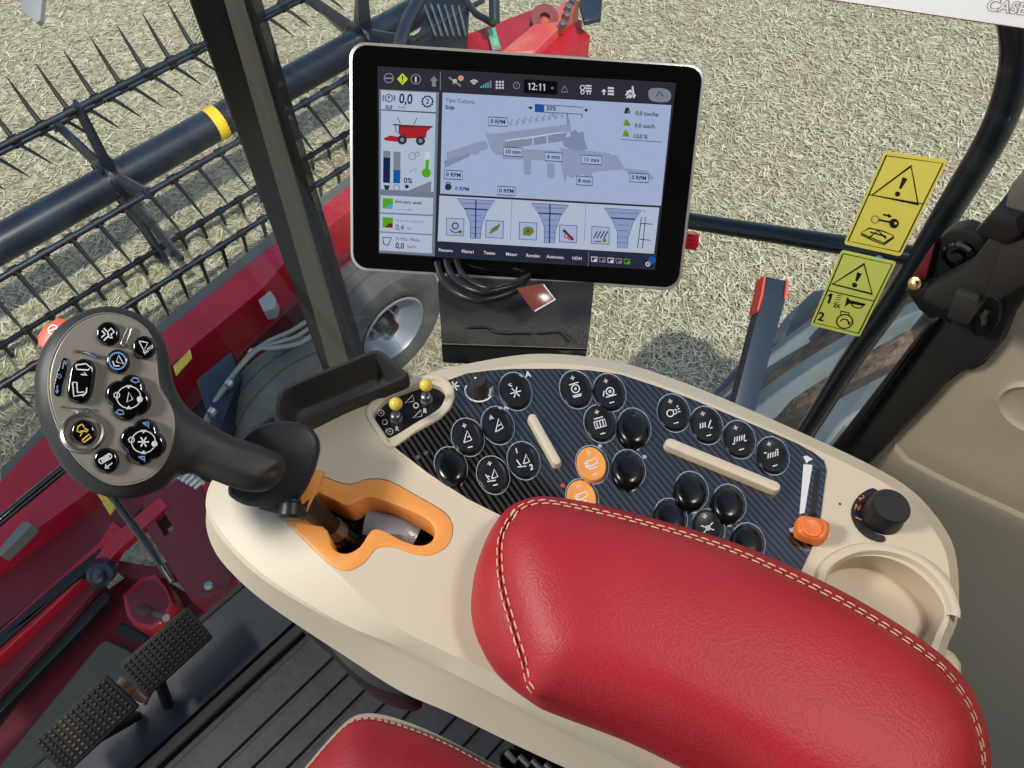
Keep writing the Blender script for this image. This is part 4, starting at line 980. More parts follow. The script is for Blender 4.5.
# ringed yellow-symbol button
x, y = q(202, 455)
mb = MB(); c = JP.wp(x, y, HF); mb.lathe(c, JP.n, [(.0116, -.001), (.0114, .0012), (.0104, .0024), (.0092, .0020), (.0086, .0006), (.0084, -.001)], 40, False); mb.build('silver_collar', 'silver', fc)
b = jbtn(E(x, y, 13)); G = Gfx(JP, HF + .0038)
for s in ([(-5, -6), (-6, -1), (-1, 1), (-3, 4)], [(-1, 8), (6, 2), (8, 5), (1, 10), (-1, 8)], [(-5, -6), (-1, -8), (1, -5)], [(1, -4), (5, -2), (3, 0)], [(-3, -1), (3, -1)]): G.line([(x + a, y + c) for a, c in s], 1.5, 'icon_yellow')
G.build('icon', b)
# rocker
x, y = q(192, 291); rk = cr([V(q(*p)) for p in [(175, 228), (200, 218), (228, 226), (240, 250), (236, 290), (228, 330), (212, 356), (185, 362), (158, 352), (148, 330), (152, 290), (160, 250)]], 3)
b = jbtn([(p.x, p.y) for p in rk], 'rocker_button'); G = Gfx(JP, HF + .0038)
for s in ([(178, 240), (212, 236), (226, 248), (218, 256), (182, 254), (178, 240)], [(205, 264), (215, 272), (195, 270)], [(168, 296), (182, 296), (184, 328), (204, 326), (208, 334), (172, 340), (168, 296)], [(214, 312), (212, 328), (200, 340)]): G.line([q(*p) for p in s], 1.4, 'icon_white')
G.build('icon', b)
jbl = cr([V(q(*p)) for p in [(135, 222), (146, 217), (152, 228), (148, 265), (136, 300), (131, 332), (120, 340), (109, 332), (110, 300), (122, 255)]], 3)
b = jbtn([(p.x, p.y) for p in jbl], 'indicator_strip', .0008, bev=.0003); G = Gfx(JP, HF + .0010)
G.line([q(142, 226), q(136, 252)], 1.3, 'icon_blue'); G.line([q(137, 234), q(143, 226), q(147, 238)], 1.1, 'icon_blue'); G.line([q(120, 305), q(118, 330)], 1.3, 'icon_blue'); G.line([q(113, 322), q(118, 331), q(124, 322)], 1.1, 'icon_blue'); G.ring(*q(126, 276), 1.8, .8, 'icon_blue'); G.build('icon', b)
for L in ([(168, 196), (190, 198), (215, 205), (240, 218), (262, 214), (240, 200), (200, 192)], [(128, 368), (150, 374), (190, 378), (222, 376), (228, 382), (205, 390), (165, 386), (135, 378)], [(325, 178), (318, 168), (342, 118), (352, 116), (361, 126), (345, 172), (334, 184)]):
    mb = MB(); lp_ = cr([V(q(*p)) for p in L], 3); slab(mb, JP, [(p.x, p.y) for p in lp_], .003, top=HF + .0022, bevel=.001); mb.build('finger_ridge', 'silver', fc, smooth=60)
# two clover shaped four-way buttons
def clover(X, Y, rot, extra):
    x, y = q(X, Y); L = []
    for k in range(72):
        a = 2 * PI * k / 72; r = 18.6 + 5.2 * abs(math.cos(2 * (a - rot))) ** .75; L.append((x + r * math.cos(a), y + r * math.sin(a)))
    b = jbtn(L, 'four_way_button', .0045, bev=.0022); G = Gfx(JP, HF + .0048)
    G.ring(x + 1, y, 12, 1.0, 'icon_white', r2=11)
    for dx, dy in ((0, -12), (0, 12)): G.poly([(x + 1 + dx, y + dy * .7), (x - 2 + dx, y + dy), (x + 4 + dx, y + dy)], 'icon_white')
    G.disc(x + 12, y + 2, 3, 'icon_white'); G.ring(x - 11, y - 2, 2.8, .9, 'icon_white')
    extra(G, x, y); G.build('icon', b)
def ex1(G, x, y):
    G.line([(x - 1, y + 5), (x + 1, y - 5), (x + 5, y + 2)], 1.1, 'icon_white', closed=True)
    for cx_, cy_ in ((x + 7, y - 17), (x - 8, y + 15)):
        G.line([(cx_ - 4, cy_), (cx_ - 1, cy_ - 2.5), (cx_ + 3, cy_ - 1.5), (cx_ + 4, cy_ + 1.5), (cx_, cy_ + 2.5)], 1.5, 'icon_blue', closed=True)
def ex2(G, x, y):
    for a in star(1, 0, 5.5): G.line([(x + p[0], y + p[1]) for p in a], 1.4, 'icon_white')
    for cx_, cy_ in ((x + 3, y - 17), (x - 1, y + 17)): G.line([(cx_ - 3, cy_ - 2), (cx_ + 3, cy_ - 2.5), (cx_ + 3, cy_ + 3), (cx_ + 1, cy_), (cx_ - 3, cy_ - 2)], 1.5, 'icon_blue')
clover(345, 343, math.radians(20), ex1); clover(392, 486, math.radians(14), ex2)
# orange switch on the back edge
mb = MB(); OT = Plane(at_depth(58, 332, .445), RW @ V((-.1, -.25, -1)), RW @ V((1, -.45, 0)))
slab(mb, OT, [(36, 336), (44, 325), (57, 317), (66, 319), (70, 324), (60, 340), (46, 350), (38, 346)], .014, bevel=.0015); ot = mb.build('side_switch', 'orange_tab', js, label='orange switch')
G = Gfx(OT, .0004); G.ring(53, 329.5, 5, 1.3, 'icon_white', r2=4.2, rot=-.5); G.line([(49, 331), (57, 328)], 1.3, 'icon_white'); G.build('icon', ot)
# guard, clamp, shaft
GP = Plane(JP.wp(272, 468, -.012), (-.25, -.45, .86), (1, 0, 0))
mb = MB(); go = cr([V(p) for p in [(236, 450), (244, 436), (256, 427), (275, 422), (296, 422), (312, 430), (319, 444), (317, 460), (311, 478), (301, 496), (288, 504), (268, 508), (246, 506), (232, 499), (227, 489)]], 3)
slab(mb, GP, [(p.x, p.y) for p in go], .008, bevel=.003); mb.build('guard', 'guard', js, smooth=60)
mb = MB(); slab(mb, GP, [(311, 470), (323, 473), (318, 488), (307, 512), (296, 508), (301, 496)], .018, top=-.006, bevel=.001); mb.build('clamp_block', 'orange', js, label='orange clamp block')
mb = MB(); mb.tube([GP.wp(262, 500, -.008), GP.wp(306, 512, -.010)], .006, 12); mb.build('cross_pin', 'blk', js)
c = GP.wp(292, 510, -.002); mb = MB(); d = (GP.wp(292, 520, -.002) - c).normalized(); mb.lathe(c - d * .006 , d + V((0, 0, .3)), [(.0055, 0), (.0058, .002), (.005, .0025), (.0075, .003), (.0078, .010), (.006, .012), (.0, .012)], 28); mb.build('clamp_screw', 'blk', js)
a, b = GP.wp(300, 498, -.012), P(347, 540, ZT - .025)
mb = MB(); mb.tube([a, a + (b - a) * .5, b], [.009, .0065, .0065], 16); mb.build('shaft', 'blk', js)
dd = (b - a).normalized(); mb = MB(); mb.tube([a + (b - a) * .66, a + (b - a) * .66 + dd * .009], .0072, 16); mb.build('shaft_tag', 'steel', js)
mb = MB(); mb.tube([a + (b - a) * .84, a + (b - a) * .84 + dd * .004], .0085, 16); mb.tube([a + (b - a) * .93, a + (b - a) * .93 + dd * .004], .0085, 16); mb.build('shaft_collar', 'blk_gloss', js)

# ================================================================== MONITOR
sc_ = .275 / .30
mc = CAM + (V((.38286359, .35537186, .7936603)) - CAM) * sc_
n_ = -V((0.56267151, 0.51810893, -0.64417693)); MU = V((0.64770267, -0.76050798, -0.04592238))
MP = Plane(mc, n_, MU)
mon = thing('display_monitor', tuple(P(512, 352, ZT)), 'black touchscreen monitor with silver rim above the console', 'monitor')
def rquad(tl, tr, br, bl, r, n=6):
    f = quadmap((tl, tr, br, bl)); W_ = math.hypot(tr[0] - tl[0], tr[1] - tl[1]); H_ = math.hypot(bl[0] - tl[0], bl[1] - tl[1]); a, b = r / W_, r / H_; L = []
    for cu, cv, a0 in ((a, b, 180), (1 - a, b, 270), (1 - a, 1 - b, 0), (a, 1 - b, 90)):
        for k in range(n + 1): t = math.radians(a0 + 90 * k / n); L.append(f(cu + a * math.cos(t), cv + b * math.sin(t)))
    return L
mo = rquad((349, 41), (706.5, 65), (680.5, 291), (350.5, 270), 17)
mi = rquad((352, 44), (703.5, 67.5), (678, 288), (353, 267.5), 15)
mb = MB(); slab(mb, MP, mo, .028, bevel=.001); mb.build('rim', 'bezel_side', mon, smooth=40, label='silver rim')
mb = MB(); slab(mb, MP, mi, .002, top=.0006, bevel=.0004); gl_ = mb.build('glass_front', 'blk_gloss', mon, smooth=5, label='glossy black front glass')
a = inset2([MP.px(x, y) for x, y in mo], .012); mb = MB(); mb.loft([[MP.w(p[0], p[1], -.028) for p in a], [MP.w(p[0], p[1], -.045) for p in inset2(a, .01)]], True, True); mb.build('housing', 'blk', mon)

H0 = .0009
def q2(X, Y): return (340 + X * .1953, 30 + Y * .1953)      # crop frames used for measuring
def q3(X, Y): return (520 + X * .1953, 30 + Y * .1953)
def q4(X, Y): return (340 + X * .1953, 160 + Y * .1953)
def q5(X, Y): return (520 + X * .1953, 160 + Y * .1953)
G = Gfx(MP, H0)
G.poly([q2(192, 185), q3(800, 270), q5(690, 562), q4(196, 480)], 's_dark')
G.build('screen_background', gl_)
G = Gfx(MP, H0 + .0002)
G.poly([q2(200, 303), q2(507, 318), q4(484, 492), q4(200, 474)], 's_frame')
G.poly([q2(525, 320), q3(775, 385), q3(722, 900), q4(513, 172)], 's_main')
G.poly([q4(509, 182), q5(714, 244), q5(686, 480), q4(500, 415)], 's_side')
G.poly([q4(500, 425), q5(690, 488), q5(688, 555), q4(487, 495)], 's_bar')
G.build('screen_panes', gl_)
G = Gfx(MP, H0 + .0004)
for a in ([q2(210, 308), q2(492, 322), q2(490, 420), q2(210, 406)], [q2(210, 412), q2(490, 428), q4(480, 163), q4(208, 150)], [q4(208, 180), q4(478, 194), q4(475, 280), q4(206, 268)], [q4(206, 275), q4(475, 288), q4(472, 380), q4(204, 365)], [q4(204, 371), q4(472, 386), q4(470, 478), q4(202, 462)]): G.poly(a, 's_side')
G.build('screen_tiles', gl_)
# all marks
G = Gfx(MP, H0 + .0006)
x, y = q2(250, 246); G.ring(x, y, 4.6, 1, 's_grey'); G.line([(x - 4, y), (x + 4, y + .4)], 1.6, 's_grey')
x, y = q2(320, 251); G.poly([(x, y - 6), (x + 5.5, y), (x, y + 6), (x - 5.5, y)], 's_yel'); G.line([(x, y - 3.4), (x, y + 1)], 1.2, 's_black', H0 + .0008); G.disc(x, y + 2.8, .7, 's_black', H0 + .0008)
x, y = q2(388, 252); G.ring(x, y, 4.8, 1, 's_grey'); G.line([(x, y - 2.5), (x, y + 3)], 1.5, 's_white')
x, y = q2(481, 265); G.poly([(x, y - 6), (x + 4, y - 1), (x + 2, y - 1), (x + 2, y + 5), (x - 2, y + 5), (x - 2, y - 1), (x - 4, y - 1)], 's_grey')
G.line([q2(515, 215), q2(513, 310)], .7, 's_grey')
x, y = q2(588, 262); G.line([(x - 6, y - 4), (x + 6, y + 5)], 2, 's_grey'); G.disc(x + 6, y - 3, 2.8, 's_orange'); G.disc(x, y, 2, 's_white'); G.line([(x + 2, y - 2), (x - 2, y + 3)], 1.6, 's_grey')
x, y = q2(686, 283)
for r in (1.6, 3.4, 5.2): G.line([(x + r * math.cos(math.radians(d)), y + r * math.sin(math.radians(d))) for d in range(-135, -40, 10)], 1.1, 's_white')
x, y = q2(722, 296)
for k in range(5): G.line([(x + k * 2.4, y), (x + k * 2.4, y - 1.6 - k * 1.4)], 1.6, 's_cyan' if k < 3 else 's_grey')
x, y = q2(818, 281)
for i in range(3):
    for j in range(3): G.poly([(x - 4 + i * 3, y - 4 + j * 3), (x - 2 + i * 3, y - 4 + j * 3), (x - 2 + i * 3, y - 2 + j * 3), (x - 4 + i * 3, y - 2 + j * 3)], 's_white')
x, y = q2(904, 284); G.ring(x, y, 3.2, .8, 's_grey'); G.text('?', x, y, 5, 's_grey')
G.poly([q3(20, 252), q3(192, 263), q3(190, 332), q3(20, 322)], 's_black', H0 + .0005)
G.text('2:', q3(72, 0)[0] + .6, q3(0, 291)[1], 10, 's_white', bold=.01, cond=.9); [(G.line([(xx, yy - 3.4), (xx - .2, yy + 3.4)], 1.1, 's_white'), G.line([(xx, yy - 3.2), (xx - 1.6, yy - 2)], .9, 's_white')) for xx, yy in ((q3(50, 0)[0], q3(0, 289)[1]), (q3(105, 0)[0], q3(0, 292.5)[1]), (q3(126, 0)[0], q3(0, 294)[1]))]; G.disc(*q3(165, 297), 1.2, 's_grey')
x, y = q3(228, 302); G.line([(x - 3, y + 3), (x - 1.5, y - 1), (x, y - 3), (x + 1.5, y - 1), (x + 3.3, y + 3.2)], .9, 's_grey', closed=True)
x, y = q3(320, 300); G.ring(x, y - 1, 2.2, 1, 's_white'); G.ring(x, y + 3.6, 1.7, .9, 's_white')
for k in range(3): G.line([(x + 3, y - 3 + k * 2.6), (x + 9, y - 2.6 + k * 2.6)], 1.5, 's_white')
G.line([(x + 5, y + 3), (x + 5, y + 6)], .9, 's_white'); G.line([(x + 7.6, y + 3), (x + 7.6, y + 6)], .9, 's_white')
x, y = q3(455, 312); G.line([(x - 5, y + 4), (x - 5, y - 1)], 1.5, 's_white'); G.line([(x - 7, y + 1), (x - 5, y - 1.6), (x - 3, y + 1)], 1.2, 's_white')
for k in range(3): G.line([(x - 1, y - 3 + k * 3), (x + 5, y - 2.6 + k * 3)], 2, 's_white')
x, y = q3(566, 318)
for a in ([(-5, 3), (0, -1), (5, 4)], [(2, -6), (3, 2)], [(-4, 6), (0, 2)], [(-1, 6), (2, 3)], [(3, 6), (4, 3)], [(-4, 0), (1, -2)]): G.line([(x + p[0], y + p[1]) for p in a], 1.8, 's_white')
x, y = q3(713, 330); G.poly(cr([V(p) for p in [(x - 11, y), (x - 8, y - 6), (x + 7, y - 5.4), (x + 12, y + 1), (x + 8, y + 7.4), (x - 7, y + 6.6)]], 4), 's_grey'); G.line([(x - 3, y + 2), (x, y - 3), (x + 4, y + 2)], 1, 's_txt', H0 + .0008)
# speed tile
x, y = q2(250, 349); G.ring(x, y, 3.6, .9, 's_txt'); G.text('P', x, y, 5, 's_txt', bold=.02); G.line([(x - 5, y - 3), (x - 6, y), (x - 5, y + 3)], 1, 's_txt'); G.line([(x + 5, y - 3), (x + 6, y), (x + 5, y + 3)], 1, 's_txt')
G.text('0,0', *q2(337, 355), 14, 's_navy', bold=.02, cond=.8); G.text('km/h', *q2(320, 397), 3.6, 's_txt'); G.text('0,0', *q2(250, 396), 5.5, 's_txt', bold=.03)
x, y = q2(448, 366); G.ring(x, y, 5, 1.2, 's_txt'); G.text('2', x, y, 7, 's_txt', bold=.02)
for k in range(12): a = k * PI / 6; G.line([(x + 5 * math.cos(a), y + 5 * math.sin(a)), (x + 6.5 * math.cos(a), y + 6.5 * math.sin(a))], 1.2, 's_txt')
G.line([q2(212, 409), q2(490, 425)], .8, 's_line')
# small harvester picture
G.poly([q2(305, 488), q2(470, 498), q2(445, 520), q2(440, 552), q2(330, 556), q2(298, 530)], 's_red')
G.poly([q2(305, 484), q2(478, 492), q2(470, 500), q2(305, 500)], 's_dred', H0 + .0007)
G.poly([q2(222, 555), q2(258, 540), q2(320, 550), q2(290, 573), q2(232, 566)], 's_red', H0 + .0007)
G.line([q2(272, 484), q2(310, 486)], 1.2, 's_txt'); G.line([q2(284, 486), q2(288, 524), q2(302, 526), q2(302, 486)], .8, 's_txt')
G.line([q2(294, 446), q2(310, 480)], .7, 's_txt'); G.line([q2(394, 450), q2(378, 484)], .7, 's_txt')
for X, Y, r in ((318, 562, 4.8), (412, 567, 4.6)): x, y = q2(X, Y); G.disc(x, y, r, 's_txt', H0 + .0008); G.disc(x, y, r * .45, 's_grey', H0 + .0010)
# gauges
def bar(X0, Y0, Y1, w, m, h=None, qq=q2): a, b = qq(X0, Y0), qq(X0 - (Y1 - Y0) * .01, Y1); G.poly([a, (a[0] + w, a[1] + w * .06), (b[0] + w, b[1] + w * .06), b], m, h)
bar(222, 618, 770, 7, 's_grey'); bar(274, 622, 770, 7, 's_grey')
a = q2(222, 652); b = q4(220, 116); G.poly([a, (a[0] + 7, a[1] + .4), (b[0] + 7, b[1] + .4), b], 's_navy', H0 + .0008)
a = q2(274, 716); b = q4(272, 118); G.poly([a, (a[0] + 7, a[1] + .4), (b[0] + 7, b[1] + .4), b], 's_blue', H0 + .0008)
a = q2(274, 770); G.poly([q2(274, 622), q2(310, 624), q2(309, 718), q2(273, 716)], 's_grey')
x, y = q2(370, 646); G.ring(x, y, 3.4, .8, 's_grey'); G.ring(x + 5, y - 2, 2, .7, 's_grey'); G.line([(x - 3, y + 16), (x + 4, y + 12), (x + 3, y + 17)], .7, 's_grey')
G.line([q2(447, 625), q2(445, 735)], 4.6, 's_white'); G.line([q2(447, 664), q2(444, 735)], 3.4, 's_green', H0 + .0008); G.disc(*q4(442, 66), 4.6, 's_green', H0 + .0008)
G.text('0%', *q4(348, 107), 7.5, 's_txt', bold=.02); G.poly([q4(345, 158), q4(468, 108), q4(466, 164)], 's_grey'); G.disc(*q4(342, 136), 2, 's_txt')
G.poly([q4(224, 128), q4(255, 130), q4(248, 152), q4(230, 151)], 's_txt'); G.ring(*q4(290, 142), 3, .9, 's_grey')
# three small tiles
for k, (Y, a, b, c) in enumerate(((222, 's_green', 's_cyan', 0), (320, 's_green', 's_dred', 1), (418, 's_grey', 's_grey', 2))):
    x, y = q4(244, Y)
    if k < 2: G.poly([(x - 5, y - 5.4), (x + 5.4, y - 4.8), (x + 5, y + 5.6), (x - 5, y + 5)], a); G.poly([(x + 1, y + 1), (x + 5, y + .6), (x + 5, y + 5), (x - 3, y + 5)], b, H0 + .0008)
    else: G.line([(x - 5, y - 4), (x + 4, y - 4), (x, y + 4), (x - 4, y + 2)], 1.1, 's_txt', closed=True)
G.text('Envi para. usuár.', q4(284, 208)[0], q4(284, 212)[1], 4.2, 's_txt', align='l', bold=.02); G.text('--.---,-- min', q4(290, 245)[0], q4(290, 250)[1], 3.6, 's_txt', align='l')
G.text('Área de subtarefa', q4(284, 305)[0], q4(284, 308)[1], 4.0, 's_grey', align='l'); G.text('0,4', q4(284, 345)[0], q4(284, 345)[1], 8, 's_navy', align='l', cond=.9); G.text('ha', *q4(355, 350), 4, 's_txt')
G.text('Tr.Máx. Média', q4(284, 403)[0], q4(284, 403)[1], 4.2, 's_txt', align='l'); G.text('0,0', q4(284, 439)[0], q4(284, 439)[1], 8, 's_txt', align='l', bold=.02, cond=.9); G.text('ha/hr', *q4(368, 445), 4.4, 's_txt')
# main pane
G.text('Tipo Cultura', q2(540, 358)[0], q2(540, 358)[1], 5.6, 's_txt', align='l', ang=4.4); G.text('Soja', q2(540, 395)[0], q2(540, 395)[1], 5.6, 's_txt', align='l', bold=.03)
G.poly([q3(76, 380), q3(124, 384), q3(124, 420), q3(76, 416)], 's_blue'); G.text('20%', *q3(160, 402), 6, 's_txt', bold=.02)
G.line([q3(76, 380), q3(322, 396), q3(320, 432), q3(76, 418)], .7, 's_line', closed=True)
G.poly([q3(40, 397), q3(54, 390), q3(66, 398), q3(54, 406)], 's_txt'); G.poly([q3(328, 408), q3(340, 402), q3(350, 408), q3(338, 420)], 's_txt')
for X in (170, 242, 318): G.line([q3(X, 424 + (X - 170) * .05), q3(X - 1, 444 + (X - 170) * .05)], .8, 's_line')
for i, (Y, t, m) in enumerate(((412, '0,0 ton/ha', 's_txt'), (475, '0,0 ton/h', 's_green'), (530, '13,0 %', 's_green'))):
    X = 548 - i * 4; x, y = q3(X, Y); G.poly([(x - 3, y + 3), (x - 1.4, y - 3), (x + 1.8, y - 3), (x + 3.6, y + 3.2)], m if i else 's_txt'); G.disc(x + 2, y + 1.6, 1.6, 's_olive', H0 + .0008)
    G.text(t, q3(592 - i * 5, 0)[0], q3(0, Y + 14)[1], 5.6, 's_txt', align='l', bold=.02)
G.line([q3(515, 560), q3(725, 574)], .6, 's_line')
def tagbox(x, y, t, w=19, s=5.6):
    G.poly([(x - w / 2, y - 4.4 - w * .03), (x + w / 2, y - 4.4 + w * .03), (x + w / 2, y + 4.2 + w * .03), (x - w / 2, y + 4.2 - w * .03)], 's_main', H0 + .0010)
    G.line([(x - w / 2, y - 4.4 - w * .03), (x + w / 2, y - 4.4 + w * .03), (x + w / 2, y + 4.2 + w * .03), (x - w / 2, y + 4.2 - w * .03)], .8, 's_navy', H0 + .0011, True)
    G.text(t, x, y, s, 's_txt', h=H0 + .0012, bold=.025)
# machine ghost drawing
def gp(pts, m='s_mach', h=None): G.poly(pts, m, h)
# crop frame (470,80) at 0.1172
r_ = lambda X, Y: (470 + X * .1172, 80 + Y * .1172)
gp([r_(130, 450), r_(200, 460), r_(860, 375), r_(850, 440), r_(300, 520), r_(290, 640), r_(230, 640), r_(180, 600)])
gp([r_(290, 525), r_(530, 485), r_(530, 555), r_(300, 590)], 's_mach2'); gp([r_(545, 485), r_(650, 468), r_(655, 540), r_(545, 556)], 's_mach2'); gp([r_(665, 465), r_(830, 450), r_(800, 520), r_(668, 540)], 's_mach2')
gp([r_(820, 320), r_(845, 320), r_(862, 440), r_(836, 440)], 's_mach2')
gp([r_(780, 500), r_(860, 480), r_(850, 450), r_(900, 420), r_(920, 450), r_(970, 440), r_(975, 510), r_(1005, 590), r_(900, 615), r_(800, 560)], 's_mach2')
gp([r_(280, 600), r_(460, 590), r_(700, 602), r_(1020, 640), r_(1250, 640), r_(1330, 760), r_(1000, 790), r_(780, 700), r_(500, 680), r_(280, 675)])
for k in range(9):
    x, y = r_(340 + k * 55, 370 - k * 8); G.line([(x, y + 3), (x + 1.5, y - 2), (x + 3, y - 4)], 1.1, 's_mach2'); G.line([(x - 2, y - 1), (x + 3, y + 1)], .8, 's_mach2')
for X, Y in ((490, 730), (690, 760), (1010, 820)):
    x, y = r_(X, Y); gp([(x - 4, y - 6), (x + 4, y - 6), (x + 3.4, y + 9), (x - 3.4, y + 9)])
for X, Y, a in ((40, 590, 6), (110, 560, 5)): G.disc(*r_(X, Y), a, 's_mach')
gp([(446, 153), (480, 141), (482, 148), (448, 163)]); gp([(444, 161), (470, 152), (470, 156), (445, 168)], 's_mach2')
gp([(560, 148), (610, 153), (614, 164), (606, 168), (570, 178), (562, 168)])
gp([q5(205, 0), q5(440, 0), q5(480, 50), q5(240, 80), q5(232, 120), q5(220, 80)]); gp([q5(525, 40), q5(650, 55), q5(690, 95), q5(640, 110), q5(560, 80)], 's_mach')
G.line([q2(945, 560), q2(1150, 520)], 1, 's_side'); G.line([r_(300, 520), r_(770, 450)], 1.1, 's_white', H0 + .0008)
tagbox(498, 121.8, '0 RPM'); tagbox(513, 152, '10 mm'); tagbox(553.6, 157, '6 mm', 17); tagbox(591.5, 160, '11 mm', 20); tagbox(584.5, 181, '8 mm', 16); tagbox(639, 178, '0 RPM', 19); tagbox(453.5, 175, '0 RPM', 18); tagbox(506.5, 191, '0 RPM', 18)
G.text('0 RPM', q4(590, 0)[0], q4(0, 146)[1], 5.2, 's_txt', align='l', bold=.02); x, y = q4(554, 138); G.disc(x, y, 3.4, 's_txt'); G.ring(x, y - 3, 2, .8, 's_txt')
# lower pane funnels and icons
def funnel(x, y, w=19, h=40):
    L = [(x - w, y), (x + w, y + w * .12), (x + w * .55, y + h * .34), (x + w * .28, y + h * .7), (x + w * .24, y + h), (x - w * .3, y + h), (x - w * .3, y + h * .6), (x - w * .55, y + h * .3)]
    G.poly(L, 's_funnel'); G.line(L, .6, 's_line', closed=True); G.line([(x - w * .62, y + h * .25), (x + w * .62, y + h * .28)], 1.2, 's_navy', H0 + .0008)
    for k in (.12, .42, .56, .72, .86): ww = w * (.75 if k < .2 else .3); G.line([(x - ww, y + h * k), (x + ww, y + h * k + .6)], .4, 's_line', H0 + .0008)
for (x, y, v) in ((476, 198.5, 1), (550, 203, 1), (623, 208, 0)):
    funnel(x, y)
    if v: G.line([(x, y + 1), (x - .6, y + 40)], 1.2, 's_navy', H0 + .0009)
def ibox(x, y, fn):
    L = [(x - 8.6, y - 9), (x + 8.8, y - 8), (x + 8.4, y + 9), (x - 9, y + 8)]; G.poly(L, 's_main', H0 + .0008); G.line(L, .8, 's_line', H0 + .0009, True); fn(x, y)
h2 = H0 + .0010
def i1(x, y): G.ring(x, y - 1, 3, 1.2, 's_txt', h2); G.line([(x - 5, y + 3), (x, y + 6), (x + 6, y + 4)], 1, 's_txt', h2); G.disc(x + 5, y + 5, 2, 's_olive', h2)
def i2(x, y): G.poly([(x - 6, y + 5), (x - 3, y - 1), (x + 6, y - 6), (x + 3, y + 1)], 's_olive', h2); G.line([(x - 5, y + 4), (x + 5, y - 5)], .9, 's_txt', h2)
def i3(x, y): G.poly([(x - 5, y - 3), (x, y - 5), (x + 5, y - 3), (x + 6, y + 1), (x + 2, y + 5), (x - 5, y + 4)], 's_olive', h2); G.disc(x, y, 2, 's_txt', h2)
def i4(x, y): G.line([(x - 5, y - 4), (x + 5, y + 6)], 2.6, 's_txt', h2); G.ring(x - 2, y + 2, 2, 1, 's_red', h2); G.ring(x + 2, y + 4, 2, 1, 's_red', h2)
def i5(x, y):
    for k in range(4): G.line([(x - 7 + k * 3.4, y + 3), (x - 3 + k * 3.4, y - 4)], 1.2, 's_txt', h2)
    G.disc(x + 4, y + 5, 2, 's_olive', h2); G.line([(x - 6, y + 6), (x + 1, y + 6)], .9, 's_txt', h2)
for (X, Y, fn, qq) in ((590, 343, i1, q4), (792, 355, i2, q4), (963, 364, i3, q4), (247, 378, i4, q5), (412, 386, i5, q5)): ibox(*qq(X, Y), fn)
for X in (512, 586): G.line([(X, 199), (X - 1.5, 240)], .5, 's_grey')
x, y = q5(632, 370); G.line([(x - 2, y - 15), (x + 2, y - 15), (x - 1, y + 16), (x - 6, y + 16)], .8, 's_txt', closed=True); G.line([(x - 2.6, y - 9), (x + 9, y - 8)], .8, 's_txt'); G.line([(x - 4, y + 7), (x + 7, y + 8)], .8, 's_txt'); G.text('T', x + 1, y - 20, 4, 's_txt')
for t, X, qq in (('Resumo', 541, q4), ('Fileira1', 655, q4), ('Testes', 765, q4), ('Motor', 878, q4), ('Regulag.', 68, q5), ('Autonom.', 182, q5), ('HDH', 292, q5)):
    x, _ = qq(X, 0); y = 250.3 + (x - 445) * .062; G.text(t, x, y, 4.4, 's_white', bold=.02)
G.line([q5(352, 470), q5(348, 545)], .5, 's_grey')
for k, c in enumerate(('s_white', 's_grey', 's_white', 's_grey', 's_green')):
    x, y = q5(380 + k * 42, 508 + k * 3); G.line([(x - 3, y - 2.4), (x + 3, y - 2), (x + 2.6, y + 2.4), (x - 2.6, y + 2)], 1, c, closed=True); G.disc(x + 1, y + 1, 1.4, c)
x, y = q5(670, 518); G.disc(x + 1, y - 1, 4, 's_blue'); G.disc(x - 3, y + 3, 2.4, 's_white'); G.disc(x - 3, y + 3, 1.2, 's_txt', H0 + .0008)
G.build('screen_graphics', gl_)

# mount below monitor
mt = thing('monitor_mount', tuple(P(515, 358, ZT - .02)), 'black curved plastic mount under the monitor behind the console', 'mount')
rows = [(268, .640, 439, 594), (285, .622, 438, 593.5), (300, .608, 439, 592), (316, .600, 440, 590.5), (330, .597, 441, 589), (343, .599, 441.5, 587)]
def mrow(y, d, x0, x1): return [at_depth(x0 + (x1 - x0) * k / 12, y + (x0 - x0 + (x1 - x0) * k / 12) * .035, d) for k in range(13)]
mb = MB(); rr = [mrow(*r) for r in rows]; fwd = RW @ V((0, 0, 1))
bk2 = [[p + fwd * .03 for p in r] for r in rr]
rings = [list(a) + list(b)[::-1] for a, b in zip(rr, bk2)]; mb.loft(rings); cv = mb.build('cover', 'blk_rough', mt, smooth=60, bevel=.0015)
rows = [(344, .603, 441.5, 587), (352, .606, 442, 586), (362, .609, 443, 585)]
rr = [mrow(*r) for r in rows]; mb = MB(); mb.loft([list(a) + [p + fwd * .03 for p in a][::-1] for a in rr]); mb.build('lower_band', 'blk', mt, smooth=60)
mb = MB(); mb.tube([at_depth(441.5, 343.5, .600), at_depth(587, 348.5, .600)], .0006, 8); mb.build('seam', 'face_grey', mt)
for L in ([(467, 327), (488, 327), (496, 332), (530, 333)], [(537, 333), (555, 331.5), (562, 333), (571, 341)]):
    mb = MB(); mb.tube(cr([at_depth(x, y, .5955) for x, y in L], 4, False), .0011, 8); mb.build('moulded_ridge', 'blk_rough', mt)
for k, (dx, dy, rd) in enumerate(((0, 0, .0030), (9, -8, .0030), (19, -12, .0026))):
    mb = MB(); pth = cr([at_depth(437 + dx, 262 + dy * .3, .630), at_depth(443 + dx, 280 + dy * .5, .606), at_depth(456 + dx, 292 + dy * .7, .592), at_depth(476 + dx * .7, 300 + dy, .586), at_depth(498 + dx * .3, 297 + dy, .588), at_depth(517, 289 + dy * .6, .595), at_depth(528, 276, .62)], 4, False)
    mb.tube(pth, rd, 10); o = mb.build('cable', 'cable', label=('outermost', 'middle', 'innermost')[k] + ' loop of black cable hanging below the monitor', category='cable', group='cable loops below the monitor')
